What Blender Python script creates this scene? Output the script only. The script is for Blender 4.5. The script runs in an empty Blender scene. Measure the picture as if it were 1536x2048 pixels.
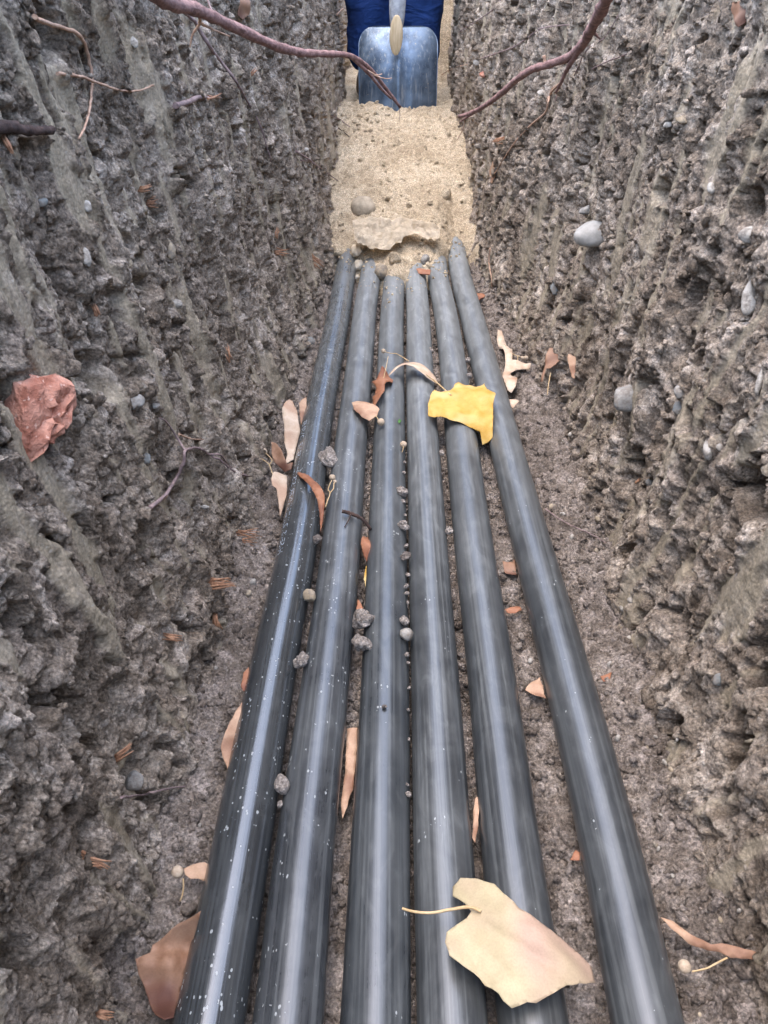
import bpy, bmesh, math, random
import numpy as np
from mathutils import Vector, Matrix, Euler
from mathutils.geometry import delaunay_2d_cdt

random.seed(7)
rng = np.random.default_rng(11)
scene = bpy.context.scene
COL = scene.collection

# ------------------------------------------------------------------ camera
F_PX = 1547.0                       # focal length in pixels of the 1536 x 2048 photograph
PITCH = math.radians(35.0)
YAW = math.radians(0.36)
CAM_Z = 0.63
cam_data = bpy.data.cameras.new("camera")
cam = bpy.data.objects.new("camera", cam_data)
COL.objects.link(cam)
cam_data.sensor_fit = 'VERTICAL'
cam_data.sensor_height = 24.0
cam_data.lens = 24.0 * F_PX / 2048.0
cam_data.clip_start = 0.02
cam_data.clip_end = 500.0
cam.location = (0, 0, CAM_Z)
cam.rotation_euler = (math.pi / 2 - PITCH, 0, YAW)
scene.camera = cam

# ------------------------------------------------------------------ sky, sun, exposure
SUN_EL, SUN_AZ = math.radians(80), math.radians(265)   # soft light from the upper left
world = bpy.data.worlds.new("World")
scene.world = world
world.use_nodes = True
wn = world.node_tree.nodes
wl = world.node_tree.links
sky = wn.new("ShaderNodeTexSky")
sky.sky_type = 'NISHITA'
sky.sun_disc = False
sky.sun_elevation = SUN_EL
sky.sun_rotation = SUN_AZ
sky.air_density = 1.0
sky.dust_density = 2.0
sky.ozone_density = 1.2
bg = wn["Background"]
bg.inputs["Strength"].default_value = 0.15
wl.new(sky.outputs[0], bg.inputs["Color"])
sun_data = bpy.data.lights.new("sun", 'SUN')
sun_data.energy = 0.5
sun_data.angle = math.radians(110)
sun_data.color = (1.0, 0.94, 0.87)
sun = bpy.data.objects.new("sun", sun_data)
COL.objects.link(sun)
sd = Vector((math.sin(SUN_AZ) * math.cos(SUN_EL), math.cos(SUN_AZ) * math.cos(SUN_EL), math.sin(SUN_EL)))
sun.rotation_euler = sd.to_track_quat('Z', 'Y').to_euler()
sun.location = (-3, -1, 8)
scene.view_settings.view_transform = 'Standard'
scene.view_settings.look = 'None'
scene.view_settings.gamma = 1.0
scene.view_settings.use_curve_mapping = False
scene.view_settings.exposure = 2.92
scene.render.engine = 'CYCLES'
scene.cycles.max_bounces = 8
scene.cycles.diffuse_bounces = 3
scene.cycles.use_denoising = True

# ------------------------------------------------------------------ pixel rays
ROT = cam.rotation_euler.to_matrix()
EYE = Vector(cam.location)


def ray(u, v):
    return (ROT @ Vector(((u - 768.0) / F_PX, (1024.0 - v) / F_PX, -1.0))).normalized()


def at_z(u, v, z):
    d = ray(u, v)
    return EYE + d * ((z - EYE.z) / d.z)


def at_y(u, v, y):
    d = ray(u, v)
    return EYE + d * (y / d.y)


def at_plane(u, v, p, n):
    d = ray(u, v)
    return EYE + d * ((p - EYE).dot(n) / d.dot(n))


def px_size(p):
    """metres per photograph pixel at point p"""
    fwd = ROT @ Vector((0, 0, -1))
    return (p - EYE).dot(fwd) / F_PX


# ------------------------------------------------------------------ noise
def _hash(ix, iy, seed):
    with np.errstate(over='ignore'):
        h = (ix.astype(np.int64) * 374761393 + iy.astype(np.int64) * 668265263 + seed * 974634539).astype(np.uint32)
        h = (h ^ (h >> np.uint32(13))) * np.uint32(1274126177)
        h = (h ^ (h >> np.uint32(15))) * np.uint32(2246822519)
        return h ^ (h >> np.uint32(16))


def _rand(ix, iy, seed):
    return _hash(ix, iy, seed).astype(np.float64) / 4294967295.0


def perlin(x, y, seed=0):
    x = np.asarray(x, float)
    y = np.asarray(y, float)
    xi, yi = np.floor(x), np.floor(y)
    fx, fy = x - xi, y - yi
    xi, yi = xi.astype(np.int64), yi.astype(np.int64)
    u = fx * fx * fx * (fx * (fx * 6 - 15) + 10)
    v = fy * fy * fy * (fy * (fy * 6 - 15) + 10)

    def g(dx, dy):
        a = _rand(xi + dx, yi + dy, seed) * 2 * math.pi
        return np.cos(a) * (fx - dx) + np.sin(a) * (fy - dy)
    a = g(0, 0) * (1 - u) + g(1, 0) * u
    b = g(0, 1) * (1 - u) + g(1, 1) * u
    return (a * (1 - v) + b * v) * 1.5


def fbm(x, y, octv=4, seed=0, gain=0.5):
    s, a, t = 0, 1.0, 0
    for i in range(octv):
        s = s + a * perlin(x * 2 ** i + 13.1 * i, y * 2 ** i - 7.7 * i, seed + i)
        t += a
        a *= gain
    return s / t


def worley(x, y, seed=0):
    xi, yi = np.floor(x).astype(np.int64), np.floor(y).astype(np.int64)
    f1 = np.full(np.shape(x), 9.0)
    f2 = np.full(np.shape(x), 9.0)
    idr = np.zeros(np.shape(x))
    for dx in (-1, 0, 1):
        for dy in (-1, 0, 1):
            cx, cy = xi + dx, yi + dy
            px_ = cx + 0.1 + 0.8 * _rand(cx, cy, seed)
            py_ = cy + 0.1 + 0.8 * _rand(cx, cy, seed + 77)
            d = np.hypot(px_ - x, py_ - y)
            nearer = d < f1
            f2 = np.where(nearer, f1, np.minimum(f2, d))
            idr = np.where(nearer, _rand(cx, cy, seed + 191), idr)
            f1 = np.where(nearer, d, f1)
    return f1, f2, idr


def dome(x, y, seed=0):
    """rounded lumps of uneven height with crevices between them"""
    f1, f2, r = worley(x, y, seed)
    return np.sqrt(np.clip(1 - (f1 / 0.85) ** 2, 0, 1)) * (0.25 + 0.75 * r)


def dome_id(x, y, seed=0):
    f1, f2, r = worley(x, y, seed)
    return np.sqrt(np.clip(1 - (f1 / 0.85) ** 2, 0, 1)) * (0.25 + 0.75 * r), (r * 7.31) % 1.0


def smooth(a, b, x):
    t = np.clip((x - a) / (b - a), 0, 1)
    return t * t * (3 - 2 * t)


# ------------------------------------------------------------------ mesh helpers
def link(name, me, mat=None, parent=None):
    o = bpy.data.objects.new(name, me)
    COL.objects.link(o)
    if mat is not None and me is not None:
        if len(me.materials) == 0:
            me.materials.append(mat)
    if parent is not None:
        o.parent = parent
    return o


def np_mesh(name, V, F, smooth_shade=True):
    V = np.asarray(V, np.float32)
    F = np.asarray(F, np.int32)
    k = F.shape[1]
    me = bpy.data.meshes.new(name)
    me.vertices.add(len(V))
    me.vertices.foreach_set("co", V.ravel())
    me.loops.add(F.size)
    me.loops.foreach_set("vertex_index", F.ravel())
    me.polygons.add(len(F))
    me.polygons.foreach_set("loop_start", np.arange(0, F.size, k, dtype=np.int32))
    me.polygons.foreach_set("use_smooth", np.full(len(F), smooth_shade))
    me.update(calc_edges=True)
    return me


def grid_faces(nu, nv, flip=False):
    i = np.arange(nu - 1)[:, None] * nv + np.arange(nv - 1)[None, :]
    f = np.stack([i, i + nv, i + nv + 1, i + 1], -1).reshape(-1, 4)
    return f[:, ::-1] if flip else f


def add_attr(me, name, vals):
    a = me.attributes.new(name, 'FLOAT', 'POINT')
    a.data.foreach_set("value", np.asarray(vals, np.float32).ravel())


def tag(o, label=None, cat=None, group=None, kind=None):
    if label:
        o["label"] = label
    if cat:
        o["category"] = cat
    if group:
        o["group"] = group
    if kind:
        o["kind"] = kind
    return o


def root(name, loc, label, cat, group=None):
    o = bpy.data.objects.new(name, None)
    o.empty_display_size = 0.02
    COL.objects.link(o)
    o.location = loc
    return tag(o, label, cat, group)


def rebase(o, parent):
    """parent o (built in world coordinates) under a root Empty without moving it"""
    o.parent = parent
    o.matrix_parent_inverse = Matrix.Translation(-Vector(parent.location))
    return o


# ------------------------------------------------------------------ materials
class NT:
    def __init__(self, name):
        self.m = bpy.data.materials.new(name)
        self.m.use_nodes = True
        self.t = self.m.node_tree
        self.n = self.t.nodes
        self.b = self.n["Principled BSDF"]

    def node(self, kind, **kw):
        x = self.n.new(kind)
        for k, v in kw.items():
            setattr(x, k, v)
        return x

    def put(self, sock, val):
        if isinstance(val, bpy.types.NodeSocket):
            self.t.links.new(val, sock)
        elif isinstance(val, (tuple, list)) and len(val) == 3 and sock.type == 'RGBA':
            sock.default_value = (*val, 1)
        else:
            sock.default_value = val

    def coords(self, scale=(1, 1, 1)):
        tc = self.node("ShaderNodeTexCoord")
        mp = self.node("ShaderNodeMapping")
        mp.inputs["Scale"].default_value = scale
        self.t.links.new(tc.outputs["Object"], mp.inputs["Vector"])
        return mp.outputs["Vector"]

    def noise(self, vec, scale, detail=4, rough=0.55, dist=0.0):
        x = self.node("ShaderNodeTexNoise")
        self.put(x.inputs["Vector"], vec)
        x.inputs["Scale"].default_value = scale
        x.inputs["Detail"].default_value = detail
        x.inputs["Roughness"].default_value = rough
        x.inputs["Distortion"].default_value = dist
        return x.outputs["Fac"]

    def voronoi(self, vec, scale, out="Distance", rand=1.0):
        x = self.node("ShaderNodeTexVoronoi")
        self.put(x.inputs["Vector"], vec)
        x.inputs["Scale"].default_value = scale
        x.inputs["Randomness"].default_value = rand
        return x.outputs[out]

    def ramp(self, fac, stops):
        x = self.node("ShaderNodeValToRGB")
        e = x.color_ramp.elements
        while len(e) < len(stops):
            e.new(0.5)
        for el, (p, c) in zip(e, stops):
            el.position = p
            el.color = (*c, 1) if isinstance(c, (tuple, list)) else (c, c, c, 1)
        self.put(x.inputs["Fac"], fac)
        return x.outputs["Color"]

    def mix(self, fac, a, b, blend='MIX'):
        x = self.node("ShaderNodeMix", data_type='RGBA', blend_type=blend)
        self.put(x.inputs[0], fac)
        self.put(x.inputs[6], a)
        self.put(x.inputs[7], b)
        return x.outputs[2]

    def math(self, op, a, b=0.0, c=0.0):
        x = self.node("ShaderNodeMath", operation=op)
        self.put(x.inputs[0], a)
        self.put(x.inputs[1], b)
        self.put(x.inputs[2], c)
        return x.outputs[0]

    def attr(self, name):
        x = self.node("ShaderNodeAttribute", attribute_name=name)
        return x.outputs["Fac"]

    def bump(self, h, strength=0.5, dist=0.001, prev=None, amount=1.0):
        x = self.node("ShaderNodeBump")
        if isinstance(amount, float):
            x.inputs["Strength"].default_value = strength * amount
        else:
            self.put(x.inputs["Strength"], self.math('MULTIPLY', amount, strength))
        x.inputs["Distance"].default_value = dist
        self.put(x.inputs["Height"], h)
        if prev is not None:
            self.t.links.new(prev, x.inputs["Normal"])
        return x.outputs["Normal"]

    def out(self, color=None, rough=None, normal=None, spec=None):
        if color is not None:
            self.put(self.b.inputs["Base Color"], color)
        if rough is not None:
            self.put(self.b.inputs["Roughness"], rough)
        if normal is not None:
            self.put(self.b.inputs["Normal"], normal)
        if spec is not None:
            self.b.inputs["Specular IOR Level"].default_value = spec
        return self.m


def soil_mat(name, dark, mid, light, scraped=None, grain=(0.42, 0.38, 0.32), speck=0.03, spec=0.25, tone=False):
    t = NT(name)
    v = t.coords()
    big = t.noise(v, 7.0, 3)
    med = t.noise(v, 48.0, 6, 0.68)
    fine = t.noise(v, 330.0, 5, 0.7)
    mixv = t.math('ADD', t.math('MULTIPLY', big, 0.4), t.math('MULTIPLY', med, 0.6))
    c = t.ramp(mixv, [(0.37, dark), (0.5, mid), (0.61, light)])
    if tone:                                   # every lump of soil has a tint of its own
        tn = t.attr("tone")
        c = t.mix(1.0, c, t.ramp(tn, [(0.0, (0.55, 0.50, 0.45)), (0.45, (0.94, 0.92, 0.88)), (0.75, (1.2, 1.19, 1.19)), (1.0, (1.65, 1.62, 1.62))]), 'MULTIPLY')
    if scraped is not None:
        sm = t.ramp(t.noise(t.coords((1, 1, 0.25)), 120.0, 5, 0.65), [(0.3, tuple(x * 0.62 for x in scraped)), (0.65, tuple(x * 1.15 for x in scraped))])
        c = t.mix(t.math('MULTIPLY', t.attr("scrape"), 0.7), c, sm)
    keep = t.math('SUBTRACT', 1.0, t.math('MULTIPLY', t.attr('scrape'), 0.5)) if scraped is not None else 1.0
    c = t.mix(t.math('MULTIPLY', keep, 0.9), c, t.ramp(fine, [(0.30, (0.30, 0.28, 0.26)), (0.5, (0.92, 0.92, 0.92)), (0.68, (1.75, 1.72, 1.68))]), 'MULTIPLY')
    vc = t.voronoi(v, 230.0)
    pick = t.noise(v, 190.0, 1)
    g = t.math('MULTIPLY', t.math('LESS_THAN', vc, 0.30), t.math('GREATER_THAN', pick, 0.66 - speck))
    c = t.mix(t.math('MULTIPLY', g, 0.5), c, grain)
    n1 = t.bump(t.noise(v, 150.0, 8, 0.75), 1.0, 0.009, amount=keep)
    n2 = t.bump(t.math('SUBTRACT', 1.0, t.voronoi(v, 300.0)), 0.7, 0.0022, n1, amount=keep)
    return t.out(c, 0.92, n2, spec)


M = {}
M['wall'] = soil_mat("wall_soil", (0.155, 0.120, 0.089), (0.335, 0.275, 0.217), (0.53, 0.455, 0.378), scraped=(0.315, 0.265, 0.182), tone=True)
M['floor'] = soil_mat("floor_soil", (0.15, 0.122, 0.10), (0.255, 0.213, 0.18), (0.37, 0.316, 0.27), tone=True)
M['crumb'] = soil_mat("crumb_soil", (0.15, 0.122, 0.10), (0.255, 0.213, 0.18), (0.37, 0.316, 0.27), tone=True)
M['dark_clod'] = soil_mat("dark_clod_soil", (0.13, 0.107, 0.092), (0.23, 0.193, 0.167), (0.34, 0.293, 0.255))
M['clod'] = soil_mat("clod_soil", (0.24, 0.202, 0.172), (0.37, 0.32, 0.277), (0.50, 0.44, 0.39), speck=0.05)
M['sand'] = soil_mat("tan_sand", (0.38, 0.292, 0.190), (0.52, 0.415, 0.282), (0.63, 0.52, 0.37), grain=(0.22, 0.17, 0.11), speck=0.02, spec=0.2)
M['ground'] = soil_mat("surface_soil", (0.10, 0.08, 0.055), (0.17, 0.14, 0.10), (0.24, 0.21, 0.16))

# ------------------------------------------------------------------ trench shape
DEPTH = 0.85


def base_left(y):
    return np.interp(y, [-5, 0.3, 0.9, 1.47, 1.9, 2.8, 8], [-0.215, -0.208, -0.208, -0.188, -0.158, -0.140, -0.14])


def base_right(y):
    return np.interp(y, [-5, 0.3, 0.8, 1.1, 1.5, 1.9, 2.8, 8], [0.285, 0.285, 0.295, 0.312, 0.285, 0.25, 0.200, 0.20])


LEAN_L, LEAN_R = 0.085, 0.06


def ygrid(dense=0.0027):
    ys = [0.08]
    while ys[-1] < 3.15:
        ys.append(ys[-1] + dense * (ys[-1] + 0.38))
    return np.concatenate([np.arange(-4.0, 0.05, 0.045), np.array(ys), np.arange(3.2, 7.0, 0.05)])


def wall_relief(Y, Z, seed, skew, pits):
    """height of the soil face towards the trench, in metres, and how far it is scraped smooth"""
    wy = Y + 0.010 * perlin(Y / 0.05, Z / 0.05, seed + 1) + 0.004 * perlin(Y / 0.015, Z / 0.015, seed + 2)
    wz = Z + 0.010 * perlin(Y / 0.05 + 9, Z / 0.05, seed + 3) + 0.004 * perlin(Y / 0.015, Z / 0.015 + 5, seed + 4)
    t = wy + skew * wz                     # across the spade strokes
    s = wz - skew * wy                     # along them
    macro = 0.014 * fbm(Y / 0.42, Z / 0.42, 2, seed + 5) + 0.014 * perlin(t / 0.085, s / 0.55, seed + 6)
    ridges = 0.006 * perlin(t / 0.030, s / 0.20, seed + 61)
    m = perlin(t / 0.026, s / 0.24, seed + 7) + 0.5 * perlin(t / 0.011, s / 0.12, seed + 8) - 0.45 * smooth(0.0, 0.5, perlin(Y / 0.16, Z / 0.12, seed + 9))
    scr = smooth(0.15, 0.36, m)
    grooves = 0.0024 * perlin(t / 0.008, s / 0.30, seed + 10) + 0.0012 * perlin(t / 0.0035, s / 0.15, seed + 11)
    scraped = grooves + 0.0012 * fbm(Y / 0.010, Z / 0.016, 4, seed + 12, 0.6)
    l1, i1 = dome_id(wy / 0.042, wz / 0.052, seed + 13)
    l2, i2 = dome_id(wy / 0.017, wz / 0.021, seed + 14)
    l3, i3 = dome_id(wy / 0.0075, wz / 0.0085, seed + 15)
    rough = 0.013 * (l1 - 0.4) + 0.0095 * (l2 - 0.4) + 0.0056 * (l3 - 0.4)
    rough = rough + 0.009 * fbm(Y / 0.035, Z / 0.045, 4, seed + 16, 0.62)
    hol = perlin(t / 0.032, s / 0.050, seed + 17) + 0.55 * perlin(Y / 0.015, Z / 0.016, seed + 18)
    rough = rough - 0.034 * smooth(0.36, 0.62, hol)
    rough = rough - 0.003 + 0.0036 * fbm(Y / 0.008, Z / 0.008, 4, seed + 19, 0.65)
    h = macro + ridges + rough * (1 - scr) + scraped * scr
    tone = np.clip(0.30 * i1 + 0.42 * i2 + 0.28 * i3, 0, 1)
    for (py, pz, r, dep) in pits:
        rr = np.hypot((Y - py) / r, (Z - pz) / (r * 0.8)) + 0.35 * perlin(Y / (r * 0.7), Z / (r * 0.7), seed + 20)
        k = 1 - smooth(0.45, 1.0, rr)
        h = h - 1.6 * dep * k
        scr = scr * (1 - k)
    return h, scr, tone


def wall_param(side, u, v):
    """pixel -> (y, z) on the undisturbed wall plane"""
    d = ray(u, v)
    b, l, sg = (base_left, LEAN_L, -1) if side == 'l' else (base_right, LEAN_R, 1)
    y, z = 0.8, 0.3
    for _ in range(30):
        x = float(b(y)) + sg * l * z
        k = x / d.x
        y, z = d.y * k, EYE.z + d.z * k
    return y, z


def make_wall(name, side, seed, skew, pit_px):
    ys = ygrid()
    zs = np.concatenate([np.arange(-0.06, 0.66, 0.0023), np.arange(0.664, DEPTH + 0.001, 0.007)])
    Y, Z = np.meshgrid(ys, zs, indexing='ij')
    pits = []
    for (u, v, r, dep) in pit_px:
        y, z = wall_param(side, u, v)
        pits.append((y, z, r, dep))
    h, scr, tone = wall_relief(Y, Z, seed, skew, pits)
    h = h - 0.03 * smooth(0.16, 0.0, Z) * -0.6        # foot of the wall swells into the floor
    lip = smooth(DEPTH - 0.10, DEPTH, Z)
    h = h - 0.045 * lip ** 2
    if side == 'l':
        X = base_left(Y) - LEAN_L * Z + h
    else:
        X = base_right(Y) + LEAN_R * Z - h
    # small shift along the face so that lumps overhang a little
    Zd = Z + 0.004 * perlin(Y / 0.02, Z / 0.02, seed + 40)
    V = np.stack([X, Y, Zd], -1).reshape(-1, 3)
    me = np_mesh(name, V, grid_faces(len(ys), len(zs), flip=(side == 'l')))
    add_attr(me, "scrape", scr)
    add_attr(me, "tone", tone)
    o = link(name, me, M['wall'])
    tag(o, kind="structure")
    return o, V.reshape(len(ys), len(zs), 3), scr


WALL_L, VL, SL = make_wall("trench_wall_left", 'l', 100, 0.16,
                           [(215, 755, 0.028, 0.035), (175, 745, 0.02, 0.02), (135, 1395, 0.03, 0.03), (255, 1545, 0.026, 0.035),
                            (365, 1180, 0.022, 0.03), (110, 60, 0.03, 0.03), (640, 505, 0.02, 0.02), (60, 1420, 0.02, 0.03),
                            (200, 1930, 0.03, 0.03), (470, 840, 0.02, 0.025)])
WALL_R, VR, SR = make_wall("trench_wall_right", 'r', 300, 0.20,
                           [(1490, 420, 0.022, 0.035), (1490, 985, 0.03, 0.045), (1400, 845, 0.02, 0.03), (1310, 930, 0.014, 0.03),
                            (1380, 1145, 0.02, 0.03), (1340, 385, 0.02, 0.025), (1480, 1630, 0.02, 0.04), (1160, 60, 0.016, 0.03),
                            (1200, 900, 0.02, 0.02), (1520, 1380, 0.02, 0.03), (1030, 515, 0.02, 0.03)])


# ------------------------------------------------------------------ trench floor
def floor_z(X, Y, with_tone=False):
    wx = X + 0.004 * perlin(X / 0.014, Y / 0.014, 501) + 0.0015 * perlin(X / 0.005, Y / 0.005, 511)
    wy = Y + 0.004 * perlin(X / 0.014 + 4, Y / 0.014, 502) + 0.0015 * perlin(X / 0.005 + 4, Y / 0.005, 512)
    z = 0.008 * fbm(X / 0.12, Y / 0.12, 3, 503)
    dl = X - base_left(Y)
    dr = base_right(Y) - X
    bank = 0.034 * np.exp(-np.clip(dl, 0, 1) / 0.030) + 0.034 * np.exp(-np.clip(dr, 0, 1) / 0.032)
    z = z + bank * (0.7 + 0.9 * perlin(X / 0.09, Y / 0.09, 504))
    k = 0.5 + 0.5 * smooth(-0.3, 0.2, perlin(X / 0.07, Y / 0.07, 505))
    a1, i1 = dome_id(wx / 0.021, wy / 0.021, 506)
    a2, i2 = dome_id(wx / 0.0105, wy / 0.0105, 507)
    a3, i3 = dome_id(wx / 0.0055, wy / 0.0055, 508)
    z = z + k * (0.013 * (a1 - 0.5) + 0.0095 * (a2 - 0.5)) + 0.0042 * (a3 - 0.5)
    z = z + 0.0032 * fbm(X / 0.008, Y / 0.008, 3, 509, 0.65)
    if with_tone:
        return z, np.clip(0.25 * i1 + 0.45 * i2 + 0.3 * i3, 0, 1)
    return z


def make_floor():
    ys = [0.10]
    while ys[-1] < 2.15:
        ys.append(ys[-1] + 0.0024 * (ys[-1] + 0.42))
    ys = np.concatenate([np.arange(-4.0, 0.06, 0.06), np.array(ys), np.arange(2.25, 7.0, 0.15)])
    xs = np.arange(-0.27, 0.3601, 0.0018)
    X, Y = np.meshgrid(xs, ys, indexing='ij')
    Z, tone = floor_z(X, Y, True)
    me = np_mesh("trench_floor", np.stack([X, Y, Z], -1).reshape(-1, 3), grid_faces(len(xs), len(ys)))
    add_attr(me, "tone", tone)
    return tag(link("trench_floor", me, M['floor']), kind="structure")


FLOOR = make_floor()

# ------------------------------------------------------------------ ground round the trench
def make_ground():
    xl = -0.16 - LEAN_L * DEPTH
    xr = 0.24 + LEAN_R * DEPTH
    bm = bmesh.new()
    R = 120.0

    def quad(x0, x1, y0, y1, z=DEPTH - 0.004):
        bm.faces.new([bm.verts.new(c) for c in ((x0, y0, z), (x1, y0, z), (x1, y1, z), (x0, y1, z))])
    quad(-R, xl - 0.06, -R, R)
    quad(xr + 0.06, R, -R, R)
    quad(xl - 0.06, xr + 0.06, -R, -4.0)
    quad(xl - 0.06, xr + 0.06, 6.95, R)
    for y in (-3.98, 6.9):                       # the cut ends of the trench
        bm.faces.new([bm.verts.new(c) for c in ((-0.5, y, -0.1), (0.6, y, -0.1), (0.6, y, DEPTH), (-0.5, y, DEPTH))])
    me = bpy.data.meshes.new("ground")
    bm.to_mesh(me)
    bm.free()
    return tag(link("ground", me, M['ground']), kind="structure")


make_ground()

# ------------------------------------------------------------------ pipes
PIPE_R = 0.025
PIPE_Z = 0.0235
# pixel (x of the centre line, y) down each pipe, left to right
PIPE_PX = [
    [(2048, 418), (1700, 483), (1350, 546), (1100, 594), (870, 631), (640, 674), (560, 689), (520, 696)],
    [(2048, 578), (1700, 611), (1350, 652), (1100, 681), (870, 704), (640, 728), (560, 740), (525, 744)],
    [(2048, 751), (1700, 759), (1350, 770), (1100, 775), (870, 778), (640, 784), (560, 788), (540, 789)],
    [(2048, 903), (1700, 886), (1350, 871), (1100, 856), (870, 845), (640, 836), (560, 832), (530, 834)],
    [(2048, 1068), (1700, 1024), (1350, 982), (1100, 948), (870, 922), (640, 893), (560, 877), (525, 873)],
    [(2048, 1296), (1700, 1220), (1350, 1133), (1100, 1067), (870, 1005), (640, 946), (560, 923), (480, 909)],
]
PIPE_END = [(695, 500), (742, 519), (790, 556), (835, 532), (876, 520), (911, 473)]


def pipe_mat(name, gloss, dust, tint, speck, spec):
    t = NT(name)
    v = t.coords()
    vs = t.coords((260, 2.2, 260))
    streak = t.noise(vs, 1.0, 4, 0.6)
    streak2 = t.noise(t.coords((700, 5, 700)), 1.0, 3, 0.6)
    patch = t.noise(v, 14.0, 6, 0.62, 0.6)
    smear = t.noise(t.coords((60, 18, 60)), 1.0, 6, 0.65, 1.2)
    film = t.math('MULTIPLY', t.ramp(patch, [(0.40, 0.15), (0.62, 1.0)]), dust)
    film = t.math('ADD', film, t.math('MULTIPLY', t.ramp(smear, [(0.50, 0.0), (0.66, 1.0)]), dust * 0.9))
    film = t.math('ADD', film, t.math('MULTIPLY', t.ramp(streak, [(0.47, 0.0), (0.62, 1.0)]), dust * 1.3))
    # little splashes of dried mud
    vc = t.voronoi(t.coords((1.3, 0.8, 1.3)), 210.0)
    pick = t.noise(v, 40.0, 4)
    sp = t.math('MULTIPLY', t.math('LESS_THAN', vc, t.math('MULTIPLY', t.ramp(t.noise(v, 120.0, 2), [(0.35, 0.0), (0.75, 1.0)]), 0.40)),
                t.math('GREATER_THAN', pick, 0.62 - speck))
    film = t.math('MINIMUM', t.math('ADD', film, t.math('MULTIPLY', sp, 0.55)), 0.9)
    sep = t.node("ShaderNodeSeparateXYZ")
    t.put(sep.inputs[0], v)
    near_sand = t.ramp(t.math('MULTIPLY', sep.outputs["Y"], 0.5), [(0.30, 0.0), (0.62, 0.5), (0.97, 1.0)])   # pale film thickens along the pipe towards the sand fill
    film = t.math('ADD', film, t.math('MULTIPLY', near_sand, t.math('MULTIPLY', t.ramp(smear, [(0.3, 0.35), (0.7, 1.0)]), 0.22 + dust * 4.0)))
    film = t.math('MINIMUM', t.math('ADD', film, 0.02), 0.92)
    c = t.mix(film, tint, (0.37, 0.385, 0.37))
    r = t.math('ADD', t.math('ADD', gloss, t.math('MULTIPLY', film, 0.55)), t.math('MULTIPLY', t.math('SUBTRACT', streak2, 0.5), 0.16))
    n = t.bump(streak2, 0.12, 0.0006)
    n = t.bump(sp, 0.4, 0.0006, n)
    n = t.bump(t.noise(v, 35.0, 3), 0.12, 0.002, n)
    t.b.inputs['IOR'].default_value = 1.56
    t.out(c, r, n, spec)
    return t.m


PIPE_SPEC = [
    ("glossiest black plastic pipe with faint white lettering, next to the left soil wall", 0.16, 0.035, (0.012, 0.014, 0.016), 0.10),
    ("black plastic pipe with mud splashes, second from the left soil wall", 0.26, 0.075, (0.016, 0.018, 0.021), 0.07),
    ("black plastic pipe, third from the left soil wall, with chalky smears", 0.27, 0.065, (0.015, 0.018, 0.021), 0.0),
    ("black plastic pipe under the stalk of the cream leaf, fourth from the left wall", 0.30, 0.085, (0.018, 0.020, 0.022), -0.02),
    ("black plastic pipe under the middle of both large leaves, fifth from the left wall", 0.30, 0.07, (0.017, 0.019, 0.021), -0.03),
    ("black plastic pipe set apart beside the bare strip by the right soil wall", 0.30, 0.065, (0.016, 0.018, 0.020), -0.02),
]
PIPE_PATH = []


def catmull(pts, per=6):
    P = [2 * pts[0] - pts[1]] + list(pts) + [2 * pts[-1] - pts[-2]]
    out = []
    for i in range(1, len(P) - 2):
        for k in range(per):
            t = k / per
            a, b, c, d = P[i - 1], P[i], P[i + 1], P[i + 2]
            out.append(0.5 * ((2 * b) + (c - a) * t + (2 * a - 5 * b + 4 * c - d) * t * t + (3 * b - a - 3 * c + d) * t ** 3))
    out.append(P[-2])
    return out


def sweep(path, radii, seg=10, close=True, jitter=0.0, seed=0):
    """tube of varying radius along a list of points"""
    path = [np.array(p, float) for p in path]
    n = len(path)
    V, Fq = [], []
    ref = np.array((0.13, 0.21, 0.97))
    rr = np.random.default_rng(seed)
    nrm = None
    for i, p in enumerate(path):
        tg = path[min(i + 1, n - 1)] - path[max(i - 1, 0)]
        tg = tg / (np.linalg.norm(tg) + 1e-12)
        if nrm is None:
            nrm = np.cross(tg, ref)
        nrm = nrm - tg * nrm.dot(tg)
        nrm = nrm / (np.linalg.norm(nrm) + 1e-12)
        bn = np.cross(tg, nrm)
        for k in range(seg):
            a = 2 * math.pi * k / seg
            r = radii[i] * (1 + jitter * rr.normal())
            V.append(p + r * (math.cos(a) * nrm + math.sin(a) * bn))
    for i in range(n - 1):
        for k in range(seg):
            k2 = (k + 1) % seg
            Fq.append((i * seg + k, i * seg + k2, (i + 1) * seg + k2, (i + 1) * seg + k))
    me = bpy.data.meshes.new("tube")
    faces = list(Fq)
    if close:
        faces.append(tuple(range(seg))[::-1])
        faces.append(tuple((n - 1) * seg + k for k in range(seg)))
    me.from_pydata([tuple(v) for v in V], [], faces)
    for p in me.polygons:
        p.use_smooth = len(p.vertices) == 4
    return me


PIPES = []
for i, pts in enumerate(PIPE_PX):
    W = [at_z(x, y, PIPE_Z) for (y, x) in pts]
    W = W[::1]
    d0 = (W[0] - W[2]).normalized()
    head = [W[0] + d0 * k for k in (3.0, 2.0, 1.2, 0.6, 0.25)]
    d1 = (W[-1] - W[-4]).normalized()
    d1.z = 0
    tail = [W[-1] + d1 * k for k in (0.15, 0.4, 0.8)]
    path = catmull(head + W + tail, 8)
    path = [Vector((p.x + 0.0006 * math.sin(p.y * 9 + i * 2), p.y, PIPE_Z + 0.0012 * math.sin(p.y * 3.1 + i))) for p in path]
    PIPE_PATH.append(path)
    me = sweep(path, [PIPE_R] * len(path), 56)
    lab, gl, du, tint, sp = PIPE_SPEC[i]
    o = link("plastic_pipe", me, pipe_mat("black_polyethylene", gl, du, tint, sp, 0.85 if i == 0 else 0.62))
    tag(o, lab, "pipe", "black plastic pipes laid side by side in the trench")
    PIPES.append(o)


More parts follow.
